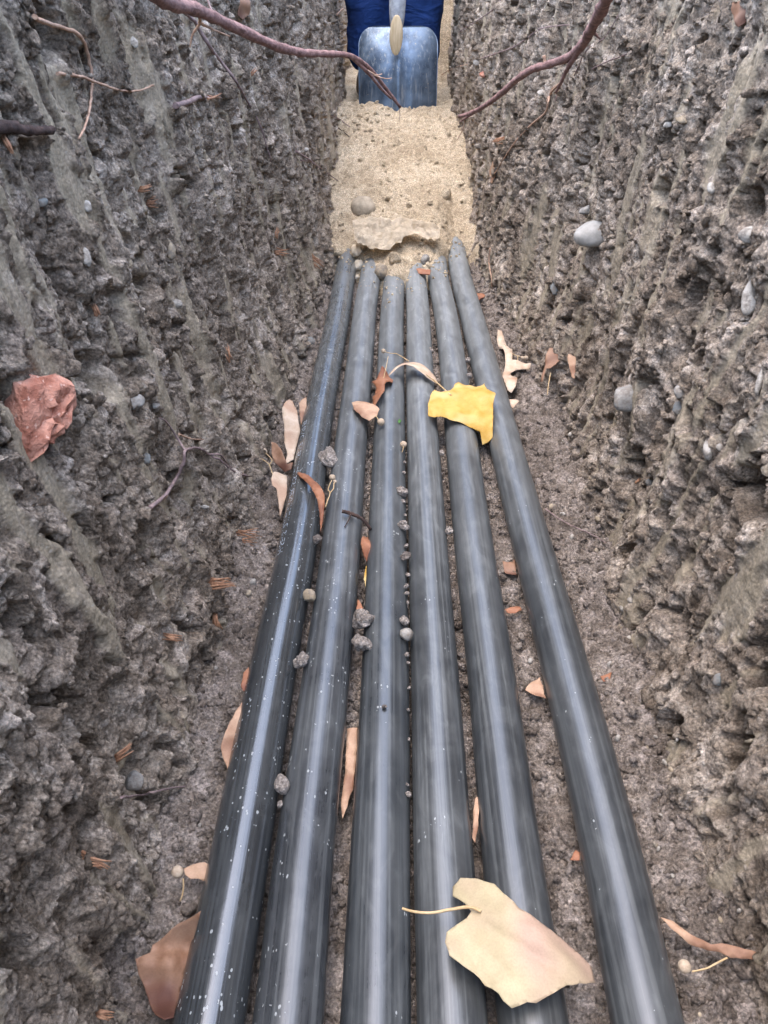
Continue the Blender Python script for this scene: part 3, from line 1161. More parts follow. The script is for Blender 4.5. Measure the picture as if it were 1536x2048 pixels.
def make_person():
    gz = 0.265
    base = Vector((0.012, 3.06, gz))
    rt = root("person", base, "person in dark blue work trousers standing behind the shovel", "person")
    skin = plain_mat("skin", (0.45, 0.27, 0.19), (0.56, 0.36, 0.27), 40, 0.55, 0.1)
    cloth = NT("blue_cloth")
    v = cloth.coords()
    c = cloth.ramp(cloth.noise(v, 9, 4), [(0.35, (0.008, 0.022, 0.085)), (0.65, (0.018, 0.05, 0.17))])
    weave = cloth.noise(v, 900, 2)
    fold = cloth.noise(cloth.coords((9, 9, 22)), 1.0, 3, 0.5, 1.0)
    cloth = cloth.out(c, 0.85, cloth.bump(weave, 0.3, 0.0006, cloth.bump(fold, 0.6, 0.02)), 0.2)
    shirt = plain_mat("grey_jacket", (0.05, 0.055, 0.065), (0.09, 0.10, 0.115), 30, 0.85, 0.3)
    hair = plain_mat("dark_hair", (0.02, 0.014, 0.01), (0.05, 0.035, 0.025), 200, 0.6, 0.8)
    boot = plain_mat("brown_boot", (0.06, 0.04, 0.025), (0.13, 0.09, 0.06), 60, 0.6, 0.5)

    def L(p):                                   # world point -> local
        return Vector(p) - base
    g1 = L(SH_A + SH_T * 0.92)                  # hands on the shaft
    g2 = L(SH_A + SH_T * 1.16)
    # body: pelvis, spine, neck, head, arms
    B, E = [], []

    def add(p, rx, ry=None, frm=None):
        B.append((p[0], p[1], p[2], rx, ry if ry else rx))
        if frm is not None:
            E.append((frm, len(B) - 1))
        return len(B) - 1
    pel = add((0, 0.10, 0.90), 0.13, 0.10)
    wa = add((0, 0.06, 1.08), 0.125, 0.095, pel)
    ch = add((0, 0.0, 1.30), 0.145, 0.105, wa)
    sh = add((0, -0.03, 1.42), 0.10, 0.08, ch)
    nk = add((0, -0.06, 1.50), 0.052, 0.055, sh)
    h1 = add((0, -0.10, 1.57), 0.072, 0.085, nk)
    h2 = add((0, -0.12, 1.65), 0.082, 0.098, h1)
    add((0, -0.11, 1.73), 0.058, 0.07, h2)
    hands = []
    for s, g in ((-1, g1), (1, g2)):
        a1 = add((s * 0.18, -0.02, 1.39), 0.058, None, sh)
        el = Vector((s * 0.27, -0.06, 1.14)) if s < 0 else Vector((s * 0.26, -0.10, 1.18))
        a2 = add(el, 0.043, None, a1)
        wr = Vector(g) + Vector((s * 0.045, 0.05, 0.0))
        a3 = add(el.lerp(wr, 0.5), 0.038, None, a2)
        a4 = add(wr, 0.027, 0.024, a3)
        pm = Vector(g) + Vector((s * 0.030, 0.012, 0.0))
        a5 = add(pm, 0.020, 0.034, a4)
        for k in range(4):                        # fingers close round the shaft
            dz = 0.027 - 0.018 * k
            ln = (0.95, 1.05, 1.0, 0.85)[k]
            q = a5
            for ang, rr in ((-20, 0.0088), (-75, 0.0085), (-140, 0.0078)):
                t = math.radians(ang) if s > 0 else math.radians(180 - ang)
                rad = 0.029 * (0.9 + 0.1 * ln)
                q = add(Vector(g) + Vector((rad * math.cos(t), rad * math.sin(t), dz)), rr, None, q)
        q = a5
        for ang, rr in ((40, 0.0105), (95, 0.0095)):
            t = math.radians(ang) if s > 0 else math.radians(180 - ang)
            q = add(Vector(g) + Vector((0.030 * math.cos(t), 0.030 * math.sin(t), 0.038)), rr, None, q)
    body = skinned("body", B, E, skin, rt, 2, pel)
    # face and hair
    for s in (-1, 1):
        o = rock("eye", (s * 0.032, -0.208, 1.655), (0.011, 0.008, 0.008), plain_mat("eye", (0.6, 0.6, 0.6), (0.75, 0.75, 0.74), 20, 0.3), 3, 0, 0, parent=body)
        o = rock("ear", (s * 0.082, -0.11, 1.645), (0.012, 0.022, 0.032), skin, 4, 0.05, 0, Matrix.Identity(3), parent=body)
    rock("nose", (0, -0.222, 1.625), (0.014, 0.020, 0.025), skin, 5, 0.05, 0, Matrix.Identity(3), parent=body)
    rock("mouth", (0, -0.200, 1.583), (0.025, 0.008, 0.008), plain_mat("lips", (0.40, 0.17, 0.14), (0.46, 0.21, 0.17), 20, 0.5), 6, 0.05, 0, Matrix.Identity(3), parent=body)
    rock("hair", (0, -0.095, 1.70), (0.092, 0.108, 0.085), hair, 8, 0.10, 0, Matrix.Identity(3), parent=rt, base=ICO4)
    # jacket: a looser layer over torso and arms
    J, JE = [], []

    def addj(p, rx, ry=None, frm=None):
        J.append((p[0], p[1], p[2], rx, ry if ry else rx))
        if frm is not None:
            JE.append((frm, len(J) - 1))
        return len(J) - 1
    a = addj((0, 0.095, 0.86), 0.165, 0.13)
    b = addj((0, 0.06, 1.08), 0.155, 0.125, a)
    c_ = addj((0, 0.0, 1.30), 0.175, 0.135, b)
    d = addj((0, -0.03, 1.42), 0.125, 0.105, c_)
    addj((0, -0.055, 1.475), 0.072, 0.072, d)
    for s, g in ((-1, g1), (1, g2)):
        e1 = addj((s * 0.185, -0.02, 1.39), 0.078, None, d)
        el = Vector((s * 0.27, -0.06, 1.14)) if s < 0 else Vector((s * 0.26, -0.10, 1.18))
        e2 = addj(el, 0.060, None, e1)
        wr = Vector(g) + Vector((s * 0.05, 0.06, 0.0))
        e3 = addj(el.lerp(wr, 0.5), 0.053, None, e2)
        addj(el.lerp(wr, 0.93), 0.043, None, e3)
    skinned("jacket", J, JE, shirt, rt, 2)
    # trousers: wide legs that crease at the shin
    T = [(0, 0.10, 0.92, 0.155, 0.125), (0, 0.10, 0.84, 0.165, 0.13)]
    TE = [(0, 1)]
    for s, dx in ((-1, 0.0), (1, 0.006)):
        prev = 1
        for (x, y, z, r, r2) in ((0.085, 0.08, 0.74, 0.098, 0.105), (0.088, 0.03, 0.56, 0.084, 0.095), (0.084, -0.03, 0.43, 0.076, 0.086),
                                 (0.082, -0.02, 0.30, 0.074, 0.082), (0.080, 0.00, 0.18, 0.072, 0.080), (0.079, 0.01, 0.07, 0.074, 0.085)):
            T.append((s * x + dx, y, z, r, r2))
            TE.append((prev, len(T) - 1))
            prev = len(T) - 1
    tr = skinned("trousers", T, TE, cloth, rt, 3)
    tx = bpy.data.textures.new("creases", 'CLOUDS')
    tx.noise_scale = 0.07
    tx.noise_depth = 2
    dm = tr.modifiers.new("creases", 'DISPLACE')
    dm.texture = tx
    dm.strength = 0.022
    dm.mid_level = 0.5
    for s in (-1, 1):
        V, Fc = ICO3
        V = V.copy()
        V[:, 2] = np.where(V[:, 2] < 0, V[:, 2] * 0.45, V[:, 2])
        V = V * np.array((0.048, 0.14, 0.075))
        V[:, 2] += np.clip(V[:, 1], 0, 1) * 0.35
        o = link("boot", np_mesh("boot", V, Fc), boot, rt)
        o.location = (s * 0.079, -0.045, 0.034)


make_person()


# ------------------------------------------------------------------ roots
def root_thing(name, label, group, main, r0, r1, mat, sides=(), per=6, jitter=0.07, seg=10, wobble=0.0):
    """main: list of (u, v, y) pixels with a distance along the trench, or (u, v) to lie on the soil"""
    def pts(lst, lift):
        out = []
        for q in lst:
            if len(q) == 3:
                out.append(at_y(q[0], q[1], q[2]))
            else:
                h = hit(q[0], q[1], SOIL)
                out.append(h[0] + h[1] * lift * 0.3 - ray(q[0], q[1]) * lift)
        return out
    P = pts(main, r0 * 1.2 + 0.007)
    path = catmull(P, per)
    n = len(path)
    rr = random.Random(int(main[0][0] * 7 + main[0][1]))
    rad = []
    for i in range(n):
        rad.append((r0 + (r1 - r0) * i / (n - 1)) * (1 + rr.uniform(-0.10, 0.12)))
    if wobble:
        path = [p + Vector((rr.uniform(-1, 1), rr.uniform(-1, 1), rr.uniform(-1, 1))) * wobble for p in path]
    me = sweep(path, rad, seg, True, jitter, n)
    if not sides:
        o = link(name, me, mat)
        c = path[0]
        me.transform(Matrix.Translation(-c))
        o.location = c
        return tag(o, label, "root", group)
    rt = root(name, P[0], label, "root", group)
    rebase(link("main_root", me, mat), rt)
    for k, (lst, a, b, m2) in enumerate(sides):
        Q = pts(lst, a + 0.007)
        o = stalk("rootlet", Q, a, b, m2, 7, 0.08, 6, k)
        rebase(o, rt)
    return rt


G_ROOT = "roots sticking out of the trench walls"
root_thing("tree_root", "thick reddish root reaching from the left wall across to the shovel blade", G_ROOT,
           [(250, -60, 0.75), (330, 0, 0.88), (400, 22, 0.97), (480, 60, 1.06), (560, 95, 1.15), (610, 106, 1.22), (660, 108, 1.28), (700, 112, 1.33),
            (738, 136, 1.38), (768, 172, 1.42), (800, 214, 1.46)], 0.0075, 0.0024, M['root'],
           sides=[([(700, 112, 1.33), (735, 145, 1.375), (765, 180, 1.41), (782, 197, 1.43)], 0.0032, 0.0016, M['root']),
                  ([(735, 140, 1.37), (752, 150, 1.375), (764, 148, 1.38)], 0.001, 0.0006, M['root_tan']),
                  ([(745, 150, 1.39), (770, 157, 1.40), (784, 156, 1.40)], 0.0009, 0.0005, M['root_tan']),
                  ([(797, 212, 1.46), (800, 228, 1.47), (799, 240, 1.47)], 0.0006, 0.0004, M['root_thin']),
                  ([(455, 52, 1.03), (430, 32, 1.05), (415, 0, 1.07), (408, -30, 1.08)], 0.0016, 0.0012, M['root_thin']),
                  ([(395, 25, 0.97), (400, 45, 0.985), (385, 70, 0.985), (380, 95, 0.985)], 0.0020, 0.0007, M['root_tan']),
                  ([(398, 45, 0.985), (425, 58, 1.0), (460, 73, 1.02)], 0.0018, 0.0006, M['root_tan'])])
root_thing("tree_root", "thick reddish root curving down the right wall to the sand beside the shovel", G_ROOT,
           [(1240, -60, 1.05), (1212, 0, 1.16), (1193, 38, 1.24), (1180, 62, 1.29), (1165, 88, 1.34), (1140, 113, 1.40), (1100, 128, 1.48), (1062, 140, 1.55),
            (1030, 162, 1.62), (1005, 185, 1.68), (975, 208, 1.75), (945, 225, 1.82), (920, 233, 1.87)], 0.0085, 0.0042, M['root'],
           sides=[([(1172, 75, 1.31), (1152, 110, 1.37), (1135, 138, 1.42), (1122, 165, 1.46), (1112, 185, 1.49)], 0.0048, 0.0022, M['root']),
                  ([(1122, 165, 1.46), (1105, 185), (1098, 205), (1092, 225), (1065, 248), (1035, 280), (1012, 310), (988, 350)], 0.0022, 0.0013, M['root_tan']),
                  ([(1130, 150, 1.44), (1120, 180), (1112, 205)], 0.0016, 0.0006, M['root']),
                  ([(1122, 165, 1.46), (1104, 180), (1093, 205)], 0.0014, 0.0005, M['root_tan']),
                  ([(1180, 58, 1.29), (1192, 70, 1.29), (1200, 78, 1.29)], 0.003, 0.001, M['root']),
                  ([(1090, 128, 1.50), (1089, 118, 1.50), (1088, 111, 1.50)], 0.003, 0.0028, M['root_tan']),
                  ([(950, 224, 1.81), (928, 238, 1.85), (918, 246, 1.86)], 0.003, 0.0008, M['root']),
                  ([(930, 235, 1.86), (927, 255, 1.88), (915, 280, 1.90)], 0.0012, 0.0006, M['root_tan'])])
root_thing("thin_root", "long thin purple-grey root hanging straight down the left wall", G_ROOT,
           [(345, 5), (385, 42), (418, 92), (440, 125), (470, 165), (495, 205), (515, 245), (540, 322)], 0.0026, 0.0012, M['root_thin'], wobble=0.0006)
root_thing("thin_root", "thin tan root arching down the upper left corner of the wall", G_ROOT,
           [(66, 33), (105, 48), (145, 66), (170, 95), (180, 140), (181, 195), (172, 240), (158, 276)], 0.0018, 0.0009, M['root_tan'], wobble=0.0005)
root_thing("thin_root", "thin orange rootlet lying crosswise below the arching tan root", G_ROOT,
           [(110, 148), (155, 152), (195, 170), (225, 178), (250, 186), (275, 181), (304, 169)], 0.0013, 0.0008, M['root_tan'], wobble=0.0004)
root_thing("broken_root", "short broken root stub with split pale end on left wall", G_ROOT,
           [(345, 213), (372, 205), (395, 199), (415, 193)], 0.0032, 0.0026, M['root_thin'],
           sides=[([(413, 193), (428, 190), (440, 184)], 0.0016, 0.0008, M['splinter']), ([(413, 194), (428, 194), (438, 193)], 0.0014, 0.0006, M['splinter'])])
root_thing("rotten_root", "black rotten root end at the left edge of the left wall", G_ROOT,
           [(-30, 262), (10, 253), (45, 252), (75, 256), (98, 262)], 0.0042, 0.0026, M['root_black'], jitter=0.14)
root_thing("thin_root", "thin dark root with a fork near the left foot of the sand bank", G_ROOT,
           [(590, 302), (615, 318), (640, 335), (675, 362)], 0.0020, 0.0014, M['root_thin'],
           sides=[([(600, 320), (620, 324), (640, 336)], 0.0014, 0.001, M['root_thin'])])
root_thing("root_tangle", "tangle of grey rootlets on the left wall below the brick fragment", G_ROOT,
           [(298, 1012), (325, 990), (350, 965), (365, 930), (368, 902), (390, 895), (412, 910), (440, 922), (465, 940), (495, 952)], 0.0020, 0.0011, M['root_thin'],
           sides=[([(368, 902), (350, 875), (330, 845), (315, 838)], 0.0013, 0.0007, M['root_thin']),
                  ([(420, 908), (440, 912), (458, 930), (485, 950)], 0.0013, 0.0006, M['root_thin']),
                  ([(330, 990), (318, 1000), (296, 1020)], 0.0015, 0.0007, M['root_tan']),
                  ([(355, 868), (380, 880), (405, 880)], 0.0011, 0.0006, M['root_tan'])], wobble=0.0005)
for lab, pp, r0, m in [
        ("fine grey root slanting over the right wall above the curved thick root", [(965, 117), (1000, 104), (1030, 92), (1060, 75), (1085, 56), (1140, 50)], 0.0014, 'root_thin'),
        ("fine grey root slanting up the far right wall beside the shovel", [(918, 66), (955, 42), (985, 20), (1003, 0)], 0.0015, 'root_thin'),
        ("fine pale root pointing at the right edge of the shovel blade", [(884, 150), (905, 138), (922, 132), (935, 130)], 0.0014, 'root_tan'),
        ("fine root slanting over the right wall under the thick root's upper end", [(1150, 150), (1175, 100), (1210, 75), (1240, 30)], 0.0010, 'root_thin'),
        ("fine root on the right wall to the right of the curved thick root", [(1185, 138), (1215, 125), (1255, 110), (1290, 78)], 0.0010, 'root_thin'),
        ("short curled root hanging at the left edge of the sand bank", [(664, 232), (680, 240), (690, 248), (700, 255)], 0.0018, 'root_thin'),
        ("dark rootlet lying under the curled root at the sand's left edge", [(668, 252), (682, 262), (700, 275)], 0.0018, 'root_black'),
        ("fine twig lying over the lower left wall foot", [(240, 1592), (280, 1585), (310, 1580), (345, 1572), (370, 1574)], 0.0010, 'root_thin'),
        ("fine root lying on the bare strip of floor by the right wall", [(1090, 1020), (1120, 1040), (1150, 1055), (1180, 1070), (1210, 1085)], 0.0009, 'root_thin'),
        ("thin brown root hanging where the sand meets the right wall", [(982, 495), (978, 525), (984, 552), (984, 575)], 0.0014, 'root_tan'),
        ("bent root above the shovel's left shoulder on far left wall", [(672, 30), (685, 17), (697, 25), (705, 38), (722, 49)], 0.0022, 'root_tan')]:
    root_thing("thin_root", lab, G_ROOT, pp, r0, r0 * 0.6, M[m], wobble=0.0004)


# ------------------------------------------------------------------ stones, brick and clods
def stone_in(name, label, cat, u, v, su, sv, mat, seed, rot=0.0, proud=0.35, depth=0.7, group=None, amp=0.14, facet=0.3, targets=SOIL):
    """a stone set into the soil where the pixel ray meets it; su, sv = half sizes in pixels"""
    h = hit(u, v, targets)
    p, n = h
    d = ray(u, v)
    s = px_size(p)
    right = ROT @ Vector((1, 0, 0))
    up = ROT @ Vector((0, 1, 0))
    a = right * math.cos(rot) + up * math.sin(rot)
    b = -right * math.sin(rot) + up * math.cos(rot)
    R = Matrix((a, b, d)).transposed()
    sz = (su * s, sv * s, depth * (su + sv) / 2 * s)
    q = p - d * sz[2] * (proud - 0.35)
    o = rock(name, q, sz, mat, seed, amp, facet, R)
    return tag(o, label, cat, group)


stone_in("stone", "large smooth oval grey stone stuck in the right wall", "stone", 1195, 466, 48, 28, M['oval'], 61, 0.25, 0.75, 0.8, amp=0.08, facet=0.15)
for k, (lab, u, v, a, b, m, rot) in enumerate([
        ("flat grey stone just above the large oval stone in the right wall", 1178, 420, 20, 9, 'stone_grey', 0.2),
        ("pale stone under a dark hole at the right edge of the wall", 1500, 470, 26, 18, 'stone_pale', -0.2),
        ("long pale stone standing upright at the right edge of the wall", 1503, 590, 22, 42, 'stone_pale', -0.3),
        ("small white stone in the upper right wall", 1424, 377, 12, 12, 'stone_pale', 0),
        ("tan rounded stone in the upper right wall", 1364, 238, 14, 11, 'stone_tan', 0),
        ("small grey stone left of the tan rounded stone", 1338, 247, 12, 8, 'stone_pale', 0.2),
        ("round blue-grey stone in the middle of the right wall", 1358, 818, 17, 15, 'stone_blue', 0),
        ("grey stone just above the round blue-grey stone", 1362, 785, 15, 13, 'stone_grey', 0.3),
        ("pale pointed stone low in the right wall", 1416, 900, 11, 20, 'stone_pale', 0.15),
        ("pale stone right of the pointed stone", 1441, 895, 8, 10, 'stone_pale', 0.2),
        ("broad pale grey stone flush with the right wall", 1258, 800, 32, 34, 'stone_grey', 0.4),
        ("narrow white stone by the right edge of the right wall", 1520, 765, 10, 28, 'stone_pale', -0.2),
        ("light grey stone low on the right wall above the floor", 1440, 1360, 14, 13, 'stone_blue', 0),
        ("grey stone deep in the lower right wall", 1305, 965, 14, 12, 'stone_blue', 0),
        ("white round stone in the upper left wall", 173, 412, 13, 17, 'stone_pale', 0.2),
        ("greenish grey stone left of the white round stone", 84, 405, 16, 11, 'stone_blue', 0.1),
        ("pale long stone below the white round stone", 174, 515, 10, 20, 'stone_pale', 0.2),
        ("flat white stone high in the left wall", 265, 83, 8, 18, 'stone_pale', 0.6),
        ("whitish stone above a dark hole in the left wall", 352, 606, 16, 11, 'stone_pale', -0.1),
        ("broad pale stone beside the dark hole near the brick fragment", 268, 803, 20, 19, 'stone_grey', 0.2),
        ("small whitish stone right of the broad pale stone", 310, 810, 11, 8, 'stone_pale', 0),
        ("small blue-grey stone under the broad pale stone", 291, 918, 11, 13, 'stone_blue', 0),
        ("rounded tan lump of stone in the middle of the left wall", 340, 498, 12, 22, 'stone_tan', 0.2),
        ("small flat white stone on the lower left wall", 407, 1014, 14, 5, 'stone_pale', -0.05),
        ("pale stone just left of the shovel's right corner", 955, 125, 9, 9, 'stone_grey', 0),
        ("tiny pinkish stone on the far right wall", 967, 148, 8, 8, 'brick', 0),
        ("white speck of stone under the curved thick root", 1083, 185, 8, 6, 'stone_pale', 0.3),
        ("upright pale stone low in the right wall by the sand", 1112, 573, 10, 20, 'stone_blue', -0.3),
        ("small white stone on the far left wall", 611, 300, 6, 6, 'stone_pale', 0),
        ("grey stone lying at the foot of the left wall by the pipes", 615, 683, 20, 9, 'stone_blue', 0.1),
        ("grey lump of stone above the torn bark in lower left wall", 268, 1560, 22, 22, 'stone_grey', 0.2)]):
    stone_in("stone", lab, "stone", u, v, a, b, M[m], 100 + k, rot, 0.30, amp=0.28, facet=0.55)


def brick_piece():
    out = crop(0, 600, 2.477, [(80, 405), (140, 375), (200, 380), (265, 365), (340, 395), (378, 450), (375, 520), (340, 600), (305, 640), (285, 600), (270, 610),
                                (285, 690), (250, 715), (215, 705), (190, 760), (155, 808), (115, 780), (90, 680), (80, 560)])
    p, n = hit(90, 830, [WALL_L])
    nf = (Vector((1, 0, 0.12)) * 0.55 - ray(90, 830) * 0.45).normalized()
    p = p + nf * 0.012
    W = [at_plane(u, v, p, nf) for u, v in out]
    cen = sum(W, Vector()) / len(W)
    bm = bmesh.new()
    rings = []
    for dist, sc in ((-0.035, 0.9), (-0.008, 1.0), (0.002, 0.96), (0.007, 0.82), (0.009, 0.55), (0.008, 0.25)):
        rg = []
        for k, w in enumerate(W):
            q = cen + (w - cen) * sc - nf * 0 + nf * dist
            j = 0.0022
            rr = random.Random(k * 97 + int(dist * 1e5))
            q = q + Vector((rr.uniform(-j, j), rr.uniform(-j, j), rr.uniform(-j, j))) + nf * rr.uniform(-0.0035, 0.0035) * (dist > 0)
            rg.append(bm.verts.new(q - cen))
        rings.append(rg)
    m = len(W)
    for a, b in zip(rings, rings[1:]):
        for k in range(m):
            bm.faces.new((a[k], a[(k + 1) % m], b[(k + 1) % m], b[k]))
    bm.faces.new(rings[-1])
    bmesh.ops.recalc_face_normals(bm, faces=bm.faces)
    bmesh.ops.triangulate(bm, faces=[f for f in bm.faces if len(f.verts) > 4])
    bmesh.ops.subdivide_edges(bm, edges=bm.edges[:], cuts=2, use_grid_fill=True, fractal=0.22, seed=3)
    me = bpy.data.meshes.new("brick_fragment")
    bm.to_mesh(me)
    bm.free()
    for q in me.polygons:
        q.use_smooth = False
    o = link("brick_fragment", me, M['brick'])
    o.location = cen
    tag(o, "broken orange-red brick fragment stuck in the left wall", "brick")


brick_piece()

# stones and the pale slab on the sand
stone_in("stone", "grey stone resting on the sand just behind the pale slab", "stone", 725, 412, 27, 22, M['sand_stone'], 71, 0.1, 0.8, 0.9, targets=[SAND])
stone_in("stone", "small tan stone half sunk in the sand right of centre", "stone", 888, 385, 16, 15, M['sand'], 72, 0.1, 0.6, 0.8, targets=[SAND])


def slab_top(u, v):
    """broken, layered top of the slab in units of its half length"""
    a, b = np.array(u * 2.2), np.array(v * 2.2)
    h = 0.10 * float(fbm(a * 0.8, b * 0.8, 3, 41)) + 0.05 * float(fbm(a * 4, b * 4, 3, 43, 0.65))
    lay = float(fbm(a * 1.3 + 0.6 * b, b * 1.1, 3, 42)) * 4
    f = lay - math.floor(lay)
    return h + 0.05 * (math.floor(lay) + min(1, f * 5)) - 0.04 * (u * u + v * v)


def slab():
    out = crop(600, 300, 3.34, [(350, 470), (400, 445), (450, 450), (490, 470), (560, 450), (640, 440), (700, 460), (760, 470), (860, 465), (930, 500), (935, 560),
                                 (900, 600), (830, 590), (760, 570), (700, 590), (650, 640), (570, 665), (500, 650), (430, 620), (365, 610), (360, 540)])
    p, n = hit(780, 490, [SAND])
    n = Vector((0.05, -0.30, 1)).normalized()
    p = p + n * 0.030
    me, cen = leaf_mesh(out, p, n, lambda u, v: slab_top(u, v), thick=0.0, spacing=0.0042)
    me.transform(Matrix.Translation(-cen))
    bm = bmesh.new()
    bm.from_mesh(me)
    bmesh.ops.recalc_face_normals(bm, faces=bm.faces)
    if sum(f.normal.z for f in bm.faces) < 0:
        bmesh.ops.reverse_faces(bm, faces=bm.faces)
    rim = [e for e in bm.edges if e.is_boundary]
    ext = bmesh.ops.extrude_edge_only(bm, edges=rim)
    for g in ext["geom"]:
        if isinstance(g, bmesh.types.BMVert):
            g.co = g.co * 1.02 + Vector((0, 0.004, -0.045))
    bm.to_mesh(me)
    bm.free()
    o = link("sandstone_slab", me, M['slab'])
    o.location = cen
    tag(o, "flat pale tan slab of crumbling stone lying on the sand above the pipe ends", "stone")


slab()


def on_top(name, label, cat, u, v, r, z, mat, seed, squash=(1, 1, 0.85), group=None, amp=0.35, facet=0.4, base=ICO3):
    p = at_z(u, v, z)
    s = r * px_size(p)
    o = rock(name, p, (s * squash[0], s * squash[1], s * squash[2]), mat, seed, amp, facet, base=base)
    return tag(o, label, cat, group)


ZT = PIPE_Z + PIPE_R
G_CLOD = "soil clods lying on the pipes"
for k, (lab, u, v, r, m, sh) in enumerate([
        ("largest round soil clod between the first two pipes, near the bottom", 565, 1570, 20, 'clod', 0.35),
        ("tiny clod wedged just below the largest round clod", 560, 1607, 7, 'clod', 0.3),
        ("knobbly clod between the first two pipes, midway down", 602, 1322, 17, 'clod', 0.5),
        ("pale angular pebble wedged between the first two pipes", 619, 1192, 14, 'stone_tan', 0.15),
        ("small dark clod between the first two pipes by the red bract's tip", 635, 1078, 10, 'dark_clod', 0.4),
        ("big crumbly clod beside the first two pipes near the lettering", 656, 913, 20, 'clod', 0.6),
        ("upper of two crumbly clods touching between second and third pipe", 726, 1242, 20, 'clod', 0.6),
        ("lower of two crumbly clods touching between second and third pipe", 720, 1284, 21, 'clod', 0.6),
        ("grey clod above the angular stone between third and fourth pipe", 810, 1242, 12, 'clod', 0.4),
        ("angular grey stone between third and fourth pipe", 813, 1268, 15, 'stone_grey', 0.1),
        ("small dark clod between third and fourth pipe, above the paired clod and stone", 810, 1113, 10, 'dark_clod', 0.5),
        ("pale clod on the third pipe below the round nutlet", 805, 983, 13, 'clod', 0.45),
        ("grey clod on the third pipe midway down its gap", 807, 1051, 13, 'clod', 0.4),
        ("tiny dark crumb on top of the third pipe", 769, 1413, 5, 'dark_clod', 0.3)]):
    z = ZT - 0.004 if r > 8 else ZT - 0.006
    if "tiny dark crumb on top" in lab:
        z = ZT + 0.002
    on_top("soil_clod" if "stone" not in lab and "pebble" not in lab else "stone", lab, "clod" if "stone" not in lab and "pebble" not in lab else "stone",
           u, v, r, z, M[m], 200 + k, group=G_CLOD, amp=sh, facet=0.5, base=ICO4 if r > 12 else ICO3)
for k, (u, v, r) in enumerate([(817, 1150, 5), (812, 1172, 6), (814, 1186, 5), (815, 1205, 4), (812, 1090, 5), (806, 1003, 5), (808, 945, 5), (809, 925, 4), (811, 1030, 4),
                               (814, 1310, 6), (816, 1325, 4), (818, 1375, 4), (817, 1420, 4), (818, 1478, 4), (815, 1570, 4), (817, 1587, 7), (806, 890, 6),
                               (884, 905, 6), (900, 1062, 9), (862, 700, 6), (935, 720, 6), (938, 752, 7), (640, 1580, 4)]):
    on_top("soil_crumb", "small soil crumb caught in a gap between the pipes", "soil crumb", u, v, r, ZT - 0.012, M['clod'], 240 + k,
           group="small soil crumbs caught in the pipe gaps", amp=0.5, base=ICO2)

# stones and crumbs where the pipes vanish under the sand
for k, (lab, u, v, r, m) in enumerate([
        ("angular tan stone left of the second pipe where it meets the sand", 720, 532, 13, 'slab'),
        ("small tan stone wedged between first and second pipe near the sand", 714, 556, 8, 'slab'),
        ("flat tan stone standing beside the first pipe's sand-covered end", 716, 505, 15, 'slab'),
        ("tan stone leaning on the second pipe's right side near the sand", 770, 545, 18, 'stone_tan'),
        ("lumpy tan clod above the third pipe's buried end", 792, 522, 17, 'sand'),
        ("dark rounded pebble between fourth and fifth pipe at the sand", 852, 521, 13, 'stone_grey'),
        ("tan clod on the sand at the left wall by the first pipe", 672, 505, 14, 'sand')]):
    p, n = hit(u, v, ALLS)
    s = r * px_size(p)
    o = rock("stone", p + n * s * 0.3, (s, s * 0.8, s * 0.8), M[m], 300 + k, 0.25, 0.5)
    tag(o, lab, "stone")

# pale pebbles on the floor
PEB = crop(1000, 1240, 2.866, [(690, 40), (175, 235), (630, 255), (795, 485), (890, 670), (1015, 680), (845, 735), (1170, 820), (945, 825), (980, 860), (920, 1130),
                               (670, 675), (1300, 1185), (1310, 1300), (905, 1310), (1410, 1425), (740, 105)]) + \
    crop(1000, 640, 2.866, [(400, 925), (560, 1140), (360, 705), (405, 660), (300, 1070), (360, 1115), (410, 1245), (550, 1325), (750, 1610), (700, 1655), (520, 910)]) + \
    [(432, 1336), (505, 1165), (495, 1187), (530, 1205), (1270, 1655), (1310, 1690), (1345, 1750), (1380, 1870), (1440, 1840), (1350, 2020), (1480, 1820), (1400, 2030), (455, 1590), (400, 1650), (350, 1880)]
for k, (u, v) in enumerate(PEB):
    h = hit(u, v, SOIL)
    if h is None:
        continue
    p, n = h
    s = random.uniform(4.5, 8.0) * px_size(p)
    o = rock("pebble", p + n * s * 0.2, (s * random.uniform(0.9, 1.5), s, s * 0.75), M['stone_pale' if k % 3 else 'stone_tan'], 400 + k % 9, 0.2, 0.4, base=ICO2)
    tag(o, "small pale pebble half sunk in the dark soil of the trench floor", "pebble", "pale pebbles on the trench floor")

# ------------------------------------------------------------------ leaves and bracts
def cream_curl(u, v):
    """gently domed fan, ribbed by veins that spread from the stalk, its far tip drooping"""
    ax = UP.orthogonal().normalized()
    d = ax * u + UP.cross(ax) * v
    x, y = d.x + 0.55, d.y - 0.42
    ang, rad = math.atan2(y, x), math.hypot(x, y)
    ribs = 0.006 * math.sin(ang * 34 + 1.5 * math.sin(rad * 3)) * min(1.0, rad * 1.5)
    crease = -0.05 * math.exp(-((ang + 0.62) / 0.10) ** 2) * min(1.0, rad)
    return 0.12 - 0.24 * (u * u + v * v) + 0.09 * math.sin(4.2 * d.x + 2.6 * d.y) + ribs + crease


